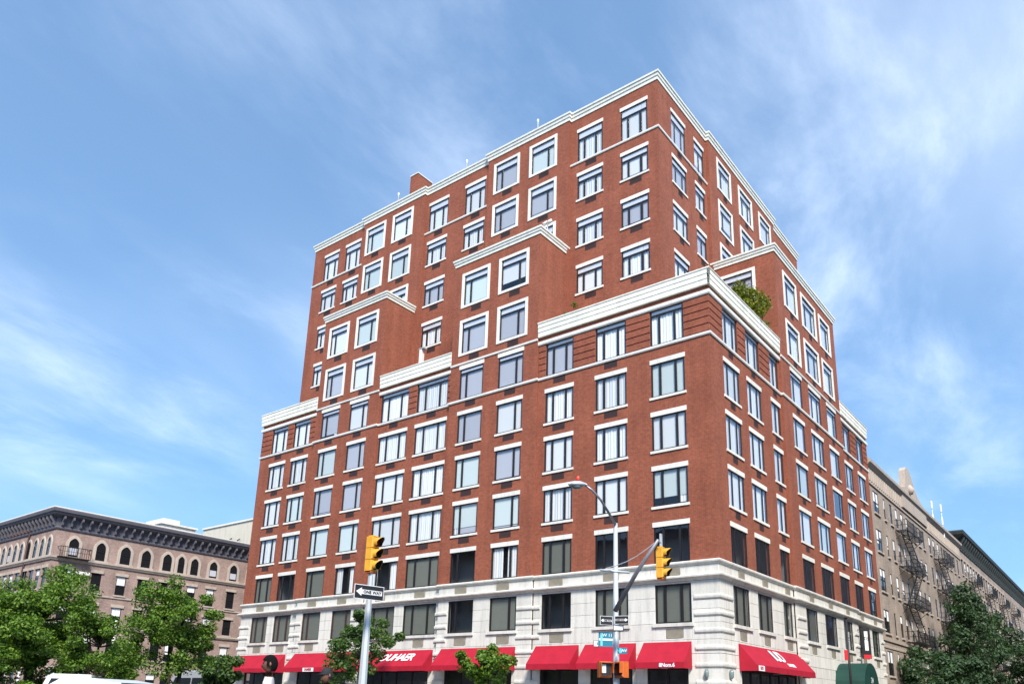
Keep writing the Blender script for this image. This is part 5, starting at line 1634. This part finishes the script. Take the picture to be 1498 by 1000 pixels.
def fire_escape(root_fn, pos, a0, a1, levels, dz):
    """balcony + rails + stair flights"""
    fe = root_fn('fire_escape', None, (0, 0, 0), 0)
    base_inv = Vector(fe.location)
    for i, z in enumerate(levels):
        b = MB(); y0 = -1.0
        n = 9
        for k in range(n): b.box(a0, a1, y0 + k * .11, y0 + k * .11 + .05, z, z + .025)
        b.box(a0, a1, y0 - .02, y0 + .03, z - .07, z + .03)
        for a in (a0, (a0 + a1) / 2, a1): b.bar((a, y0, z - .03), (a, -.02, z - .03), .05); b.bar((a, y0 + .1, z - .04), (a, -.02, z - .75), .04)
        o = ob('platform', b.mesh('platform', 'iron'), fe, floc(RIGHT, pos), RIGHT)
        r_ = MB()
        for zz_ in (z + .45, z + .9):
            r_.bar((a0, y0, zz_), (a1, y0, zz_), .035); r_.bar((a0, y0, zz_), (a0, 0, zz_), .035); r_.bar((a1, y0, zz_), (a1, 0, zz_), .035)
        m_ = max(6, int((a1 - a0) / .16))
        for k in range(m_ + 1):
            a = a0 + (a1 - a0) * k / m_; r_.bar((a, y0, z), (a, y0, z + .9), .018)
        for k in range(1, 6):
            r_.bar((a0, y0 + k * .17, z), (a0, y0 + k * .17, z + .9), .018); r_.bar((a1, y0 + k * .17, z), (a1, y0 + k * .17, z + .9), .018)
        ob('railing', r_.mesh('railing', 'iron'), fe, floc(RIGHT, pos), RIGHT)
        if i < len(levels) - 1:
            s_ = MB(); zb_ = levels[i + 1]
            p0, p1 = (a0 + .6, z), (a1 - .7, zb_) if i % 2 == 0 else (a0 + .6, zb_)
            if i % 2: p0 = (a1 - .7, z)
            for yy in (-.85, -.35): s_.bar((p0[0], yy, p0[1]), (p1[0], yy, p1[1]), .05, .12)
            for k in range(1, 11):
                f = k / 11; s_.box(p0[0] + (p1[0] - p0[0]) * f - .09, p0[0] + (p1[0] - p0[0]) * f + .09, -.84, -.36, p0[1] + (p1[1] - p0[1]) * f - .012, p0[1] + (p1[1] - p0[1]) * f + .012)
            ob('stair', s_.mesh('stair', 'iron'), fe, floc(RIGHT, pos), RIGHT)
    return fe


lv = [15.65, 12.45, 9.2, 5.95]
fire_escape(tob, TX, 38.1, 44.3, lv, 0)
fire_escape(tob, TX, 54.0, 59.9, lv, 0)
for k, (x, y) in enumerate(((1362, 732), (1375.5, 737))):
    yy = 57.5 + 3.5 * k
    p0 = px(x, y, 'Y', yy)
    t = thing('roof_antenna', ['white roof antenna mast with stubby panels', 'shorter white roof antenna mast with three knobs'][k], 'antenna', (p0.x, yy, 20.0))
    hh = p0.z - 20.0
    b = MB().tube([(0, 0, -.8), (0, 0, hh)], .05, 6); ob('mast', b.mesh('mast', 'sign_white'), t)
    for j in range(2 + k):
        b = MB().cbox(-.09, .09, -.09, .09, hh - .9 - j * 1.5, hh - .05 - j * 1.5, .03); ob('panel', b.mesh('panel', 'sign_white'), t)

# ---- next house with heavy dark cornice
DX = -0.3; D_END = 150.0
DK = thing('dark_cornice_building', 'far tan tenement row with heavy dark green bracketed cornice', 'building', (DX, 71, G))
def dob(name, me, loc, rz): return ob(name, me, DK, (loc[0] - DX, loc[1] - 71, loc[2] - G), rz)


dz_ = [(16.6, 18.5), (13.2, 15.1), (9.8, 11.7), (6.4, 8.3), (3.0, 4.9)]
dcols = [72.2 + 2.1 * i for i in range(36)]
opn = [(c - .5, c + .5, z0, z1) for c in dcols for z0, z1 in dz_]
dob('wall', facade_mesh('wall', 'tan_brick', 70.62, D_END, G + .1, 20.4, opn, .25), floc(RIGHT, DX), RIGHT)
dob('wall', facade_mesh('wall', 'brown_brick', DX - 16, DX, 18.5, 20.4, [], .25), floc(FRONT, 70.63), FRONT)
dob('roof', MB().box(-18, DX - .05, 70.7, D_END, 20.0, 20.3).mesh('roof', 'roofing'), (0, 0, 0), 0)
for c in dcols:
    for z0, z1 in dz_: rect_window(dob, RIGHT, DX, c, z0, 1.0, z1 - z0, 'tan_trim', hood=c < 110, blind=.5)
def dm(name, mat, prof):
    o = moulding(name, mat, [(DX - 5, 70.65), (DX, 70.65), (DX, D_END)], prof); o.parent = DK; o.location = (-DX, -71, -G); return o


dm('frieze', 'green_cornice', [(-.02, 19.6), (.1, 19.6), (.12, 20.9), (-.02, 20.9)])
dc = dm('cornice', 'green_cornice', [(-.3, 20.85), (.16, 20.85), (.5, 21.1), (.85, 21.25), (.95, 21.6), (.9, 21.72), (-.3, 21.8)])
dm('string_course', 'tan_trim', [(-.02, 12.5), (.14, 12.5), (.16, 12.75), (-.02, 12.8)])
dbr = MB().prism([(-.1, 19.75), (-.3, 19.85), (-.4, 20.3), (-.75, 20.8), (-.75, 21.1), (-.1, 21.1)], [lambda u, w: (-.14, u, w), lambda u, w: (.14, u, w)]).mesh('bracket', 'green_cornice')
y = 71.4
while y < 140: ob('bracket', dbr, dc, fpt(RIGHT, DX, y, 0), RIGHT); y += 1.5
lvd = [16.2, 12.85, 9.45, 6.05]
for a0 in (75.5, 88.0, 101.0, 114.0): fire_escape(dob, DX, a0, a0 + 4.6, lvd, 0)

# ================================================================== houses across the two streets (seen as reflections)
def facing_house(label, face, pos, a0, a1, zt, mat, pitch=3.0, fl=3.4, mirror=False):
    rt = thing('opposite_building', label, 'building', (0, 0, 0))
    nz_ = int((zt - 1.5 - G) / fl)
    n = int((a1 - a0 - 1) / pitch)
    ops = [(a0 + 1 + pitch * i + .8, a0 + 1 + pitch * i + 2.0, G + 1.2 + fl * k, G + 3.1 + fl * k) for i in range(n) for k in range(nz_)]
    ob('wall', facade_mesh('wall', mat, a0, a1, G + .1, zt, ops, .2), rt, floc(face, pos), face)
    rm = cached(('ohw',), lambda: MB().box(0, 1.2, .1, .14, 0, 1.9).mesh('window', 'car_glass'))
    for o_ in ops:
        if face == BACK: ob('window', rm, rt, (-o_[0], pos - 0.0, o_[2]), face)
        else: ob('window', rm, rt, fpt(face, pos, o_[0], o_[2]), face)
    bxx = MB().box(a0, a1, .25, 16, G + .1, zt - .3); ob('body', bxx.mesh('body', 'roofing'), rt, floc(face, pos), face)
    cn = MB().box(a0 - .3, a1 + .3, -.6, .2, zt - .2, zt + .5); ob('cornice', cn.mesh('cornice', 'dark_cornice'), rt, floc(face, pos), face)
    return rt


facing_house('brown brick house across the wide avenue, mirrored in the lower windows', BACK, -56, -20, 45, 22, 'brown_brick')
facing_house('tan brick house across the wide avenue, mirrored in the lower windows', BACK, -56, 45.0, 180, 23, 'tan_brick')
facing_house('tan brick house across the side street, mirrored in the side windows', LEFT, 25, -60, 8, 25, 'tan_brick')
facing_house('brown brick house across the side street, mirrored in the far side windows', LEFT, 25, -130, -60, 24, 'brown_brick')

# ================================================================== VEHICLES
def vehicle(name, label, cat, loc, rz, prof, glass_prof, w, mat, wheels, wr=.33, panels=()):
    """prof: side outline [(x,z)] of the body; glass_prof: list of window outlines [(x,z)...]; x forward"""
    t = thing(name, label, cat, loc, rz)
    b = MB()
    hw = w / 2
    def ring(y, ins):
        return lambda u, v: (u, y, v)
    # body with tumblehome: upper points lean inward
    zmax = max(z for _, z in prof)
    def yy(s_, z):
        k = max(0, (z - .85) / max(.1, zmax - .85))
        return s_ * (hw - .16 * k - (.05 if z > zmax - .06 else 0))
    fr = [lambda u, v, s_=s_: (u, yy(s_, v), v) for s_ in (-1, -.96, .96, 1)]
    fr[0] = lambda u, v: (u * .985, yy(-1, v), v * .99 + .004); fr[3] = lambda u, v: (u * .985, yy(1, v), v * .99 + .004)
    b.prism(prof, fr)
    body = ob('body', b.mesh('body', mat), t)
    for gp in glass_prof:
        for s_ in (-1, 1):
            g = MB(); g.poly([(x * .985, yy(s_, z) + s_ * .012, z * .99 + .004) for x, z in gp]); ob('side_window', g.mesh('side_window', 'car_glass'), t)
    for nm, mt, pts in panels:
        g = MB(); g.poly(pts); ob(nm, g.mesh(nm, mt), t)
    for x in wheels:
        for s_ in (-1, 1):
            wv = MB().tube([(x, s_ * (hw - .21), wr), (x, s_ * (hw + .012), wr)], wr, 20)
            wo = ob('wheel', wv.mesh('wheel', 'rubber'), t)
            rm = MB().tube([(x, s_ * (hw - .05), wr), (x, s_ * (hw + .02), wr)], wr * .62, 14); ob('rim', rm.mesh('rim', 'rim_metal'), wo)
    return t


def car(label, loc, rz):
    prof = [(-2.2, .30), (-2.25, .62), (-2.18, .95), (-1.75, 1.02), (-1.15, 1.42), (-.6, 1.50), (.25, 1.49), (.95, 1.05), (1.9, .92), (2.2, .75), (2.25, .45), (2.2, .30), (1.75, .26), (-1.7, .26)]
    gl = [[(-1.5, 1.04), (-1.12, 1.33), (-.45, 1.36), (-.42, 1.04)], [(-.36, 1.04), (-.39, 1.36), (.24, 1.35), (.75, 1.04)]]
    hw = .88
    pn = [('windscreen', 'car_glass', [(.98, -.68, 1.075), (.98, .68, 1.075), (.33, .58, 1.475), (.33, -.58, 1.475)]),
          ('rear_window', 'car_glass', [(-1.72, -.66, 1.065), (-1.72, .66, 1.065), (-1.19, .56, 1.42), (-1.19, -.56, 1.42)]),
          ('headlight', 'lamp_clear', [(2.235, -.8, .62), (2.235, -.45, .62), (2.20, -.45, .76), (2.20, -.8, .76)]), ('headlight', 'lamp_clear', [(2.235, .45, .62), (2.235, .8, .62), (2.20, .8, .76), (2.20, .45, .76)]),
          ('tail_light', 'lamp_red', [(-2.27, -.82, .68), (-2.27, -.5, .68), (-2.21, -.5, .9), (-2.21, -.82, .9)]), ('tail_light', 'lamp_red', [(-2.27, .5, .68), (-2.27, .82, .68), (-2.21, .82, .9), (-2.21, .5, .9)])]
    return vehicle('parked_car', label, 'car', loc, rz, prof, gl, 1.78, 'car_white', (-1.35, 1.38), .33, pn)


def van(label, loc, rz, mat, h=2.35):
    prof = [(-2.6, .35), (-2.65, .8), (-2.62, h - .12), (-2.5, h), (.9, h), (1.25, h - .12), (1.95, 1.25), (2.55, 1.08), (2.68, .8), (2.65, .40), (2.2, .32), (-2.2, .32)]
    gl = [[(.62, 1.22), (.62, h - .38), (1.02, h - .38), (1.62, 1.22)], [(-.75, 1.25), (-.75, h - .42), (.5, h - .42), (.5, 1.25)], [(-2.3, 1.25), (-2.3, h - .42), (-.9, h - .42), (-.9, 1.25)]]
    pn = [('windscreen', 'car_glass', [(1.975, -.72, 1.28), (1.975, .72, 1.28), (1.30, .66, h - .17), (1.30, -.66, h - .17)]),
          ('rear_window', 'car_glass', [(-2.66, -.6, 1.3), (-2.66, .6, 1.3), (-2.65, .58, h - .35), (-2.65, -.58, h - .35)]),
          ('headlight', 'lamp_clear', [(2.69, -.88, .74), (2.69, -.5, .74), (2.62, -.5, .98), (2.62, -.88, .98)]), ('headlight', 'lamp_clear', [(2.69, .5, .74), (2.69, .88, .74), (2.62, .88, .98), (2.62, .5, .98)])]
    return vehicle('parked_van', label, 'van', loc, rz, prof, gl, 1.98, mat, (-1.6, 1.7), .36, pn)


p = px(136, 992, 'd', 17.5)
car('white saloon car with only its roof showing below the median trees', (p.x, p.y, G), R(205))
p = px(112, 978, 'd', 35.0)
van('white van with dark windows parked under the median trees', (p.x, p.y, G), R(-33), 'car_white', 2.02)
p = px(292, 975, 'd', 47.0)
van('light grey van standing before the brownstone doorway', (p.x, p.y, G), R(180), 'car_grey', 2.7)

# ================================================================== PEOPLE
def person(label, loc, rz, hgt, top_mat, hat=False, book=False):
    t = thing('person', label, 'person', loc, rz)
    s_ = hgt / 1.78
    J = {'pel': (0, 0, .95), 'wai': (0, .01, 1.10), 'che': (0, .0, 1.32), 'nec': (0, .005, 1.49), 'hd0': (0, -.01, 1.56),
         'shl': (-.18, 0, 1.42), 'ell': (-.25, .02, 1.14), 'wrl': (-.24, -.10, .92), 'shr': (.18, 0, 1.42), 'elr': (.25, .04, 1.14), 'wrr': (.22, -.16, .98),
         'hpl': (-.10, 0, .90), 'knl': (-.11, -.05, .50), 'anl': (-.11, .02, .09), 'tol': (-.12, -.14, .04),
         'hpr': (.10, 0, .90), 'knr': (.11, -.02, .50), 'anr': (.11, .09, .09), 'tor': (.12, -.07, .04)}
    E_ = [('pel', 'wai'), ('wai', 'che'), ('che', 'nec'), ('nec', 'hd0'), ('che', 'shl'), ('shl', 'ell'), ('ell', 'wrl'), ('che', 'shr'), ('shr', 'elr'), ('elr', 'wrr'),
          ('pel', 'hpl'), ('hpl', 'knl'), ('knl', 'anl'), ('anl', 'tol'), ('pel', 'hpr'), ('hpr', 'knr'), ('knr', 'anr'), ('anr', 'tor')]
    rad = {'pel': (.155, .12), 'wai': (.145, .105), 'che': (.17, .115), 'nec': (.06, .06), 'hd0': (.055, .055), 'shl': (.07, .07), 'shr': (.07, .07), 'ell': (.05, .05), 'elr': (.05, .05),
           'wrl': (.034, .03), 'wrr': (.034, .03), 'hpl': (.095, .095), 'hpr': (.095, .095), 'knl': (.065, .065), 'knr': (.065, .065), 'anl': (.045, .045), 'anr': (.045, .045), 'tol': (.04, .03), 'tor': (.04, .03)}
    ks = list(J)
    me = bpy.data.meshes.new('body')
    me.from_pydata([tuple(c * s_ for c in J[k]) for k in ks], [(ks.index(a), ks.index(c)) for a, c in E_], [])
    o = bpy.data.objects.new('body_skel', me); C.objects.link(o)
    md = o.modifiers.new('skin', 'SKIN'); sd = o.modifiers.new('sub', 'SUBSURF'); sd.levels = sd.render_levels = 2
    for i, k in enumerate(ks):
        v = me.skin_vertices[0].data[i]; v.radius = (rad[k][0] * s_, rad[k][1] * s_); v.use_root = (k == 'pel')
    dg = bpy.context.evaluated_depsgraph_get()
    m2 = bpy.data.meshes.new_from_object(o.evaluated_get(dg)); m2.name = 'body'
    bpy.data.objects.remove(o)
    m2.materials.clear()
    for mn in (top_mat, 'trousers', 'skin', 'rubber'): m2.materials.append(MATS[mn])
    for p_ in m2.polygons:
        c = p_.center / s_
        p_.use_smooth = True
        p_.material_index = 3 if c.z < .10 else (1 if c.z < .97 and abs(c.x) < .2 and not (abs(c.x) > .19) else (2 if (c.z > 1.475 or (c.z < 1.02 and abs(c.x) > .19)) else 0))
    body = ob('body', m2, t)
    # head: ellipsoid shaped into a face, facing local -y
    b = MB(); nu, nv = 20, 16
    for i in range(nv + 1):
        th = math.pi * i / nv
        for j in range(nu):
            ph = 2 * math.pi * j / nu
            x, y_, z = math.sin(th) * math.cos(ph), math.sin(th) * math.sin(ph), math.cos(th)
            rx, ry, rz_ = .078, .098, .120
            if z < 0: rx *= 1 + .28 * z; ry *= 1 + .12 * z
            X_, Y_, Z_ = x * rx, y_ * ry, z * rz_
            fr_ = max(0, -y_)
            if fr_ > .7 and abs(x) < .34 and -.42 < z < .12: Y_ -= .022 * (1 - abs(x) / .34) * (1 if z < -.1 else .5)       # nose
            if fr_ > .6 and .02 < z < .28 and .2 < abs(x) < .6: Y_ += .010                                                  # eye sockets
            if fr_ > .6 and -.62 < z < -.5 and abs(x) < .4: Y_ -= .006                                                     # lips
            b.v.append((X_ * s_, Y_ * s_ - .012, Z_ * s_ + 1.665 * s_))
    for i in range(nv):
        for j in range(nu):
            a_ = i * nu + j; c_ = i * nu + (j + 1) % nu
            b.f.append((a_, c_, c_ + nu, a_ + nu)); b.mi.append(0)
    hd = ob('head', b.mesh('head', 'skin', True), t)
    for x in (-.033, .033):
        e = MB().tube([(x * s_, -.094 * s_, 1.683 * s_), (x * s_, -.104 * s_, 1.683 * s_)], [.012, .009], 8); ob('eye', e.mesh('eye', 'hair', True), hd)
    for x in (-1, 1):
        e = MB().tube([(x * .078 * s_, .005, 1.63 * s_), (x * .090 * s_, .012, 1.665 * s_), (x * .080 * s_, .005, 1.70 * s_)], [.012, .020, .012], 7); ob('ear', e.mesh('ear', 'skin', True), hd)
    e = MB().box(-.022 * s_, .022 * s_, -.108 * s_, -.098 * s_, 1.597 * s_, 1.604 * s_); ob('mouth', e.mesh('mouth', 'terracotta'), hd)
    # hair or cap: shell over the back and crown
    hb = MB(); idx = {}
    for i in range(nv + 1):
        th = math.pi * i / nv
        for j in range(nu):
            ph = 2 * math.pi * j / nu
            x, y_, z = math.sin(th) * math.cos(ph), math.sin(th) * math.sin(ph), math.cos(th)
            k = 1.20 if not hat else 1.14
            X_, Y_, Z_ = x * .080 * k, y_ * .100 * k, z * .121 * (k + (.06 if hat and z > 0 else 0))
            hb.v.append((X_ * s_, Y_ * s_ - .008, Z_ * s_ + 1.668 * s_))
    for i in range(nv):
        for j in range(nu):
            th = math.pi * (i + .5) / nv; ph = 2 * math.pi * (j + .5) / nu
            y_, z = math.sin(th) * math.sin(ph), math.cos(th)
            lim = (.34 if y_ < -.35 else (-.15 if y_ < .15 else -.72)) if not hat else (.18 if y_ < .2 else -.30)
            if z > lim:
                a_ = i * nu + j; c_ = i * nu + (j + 1) % nu
                hb.f.append((a_, c_, c_ + nu, a_ + nu)); hb.mi.append(0)
    ob('cap' if hat else 'hair', hb.mesh('hair', 'hat' if hat else 'hair', True), hd)
    if hat:
        br_ = MB(); n = 10
        for i in range(n):
            a0 = math.pi * (1 + i / n); a1 = math.pi * (1 + (i + 1) / n)
            br_.quad((.088 * math.cos(a0), .108 * math.sin(a0), 1.70 * s_), (.088 * math.cos(a1), .108 * math.sin(a1), 1.70 * s_), (.085 * math.cos(a1), .185 * math.sin(a1), 1.685 * s_), (.085 * math.cos(a0), .185 * math.sin(a0), 1.685 * s_))
        ob('brim', br_.mesh('brim', 'hat'), hd)
    # hands: palm and five fingers each, slightly curled
    for sgn, wr_ in ((-1, 'wrl'), (1, 'wrr')):
        wv = Vector(J[wr_]) * s_
        h_ = MB().tube([wv, wv + Vector((0, -.015, -.05)), wv + Vector((0, -.025, -.095))], [.027, .038, .034], 8)
        for f in range(4):
            o_ = wv + Vector((sgn * 0, -.05 + .02 * f - .0, -.088))
            L_ = (.062, .076, .080, .068)[3 - f] if True else .07
            h_.tube([o_, o_ + Vector((-sgn * .008, -.006, -L_ * .5)), o_ + Vector((-sgn * .026, -.008, -L_ * .92))], [.010, .009, .007], 6)
        h_.tube([wv + Vector((-sgn * .006, -.035, -.035)), wv + Vector((-sgn * .018, -.062, -.062)), wv + Vector((-sgn * .026, -.07, -.092))], [.012, .010, .008], 6)
        ob('hand', h_.mesh('hand', 'skin', True), t)
    if book:
        pass
    return t


pp = px(394, 985, 'd', 11.6)
ztop = px(394, 959.5, 'd', 11.6).z - G
person('dark haired person in white shirt walking before the end red awning', (pp.x, pp.y, G), ra + R(270 + 12), ztop, 'shirt_white')
pp = px(478, 990, 'd', 12.8)
ztop = px(478, 976, 'd', 12.8).z - G
person('person in dark cap and pale top near the signal pole', (pp.x, pp.y, G), ra + R(270 + 40), ztop - .02, 'shirt_white', hat=True)
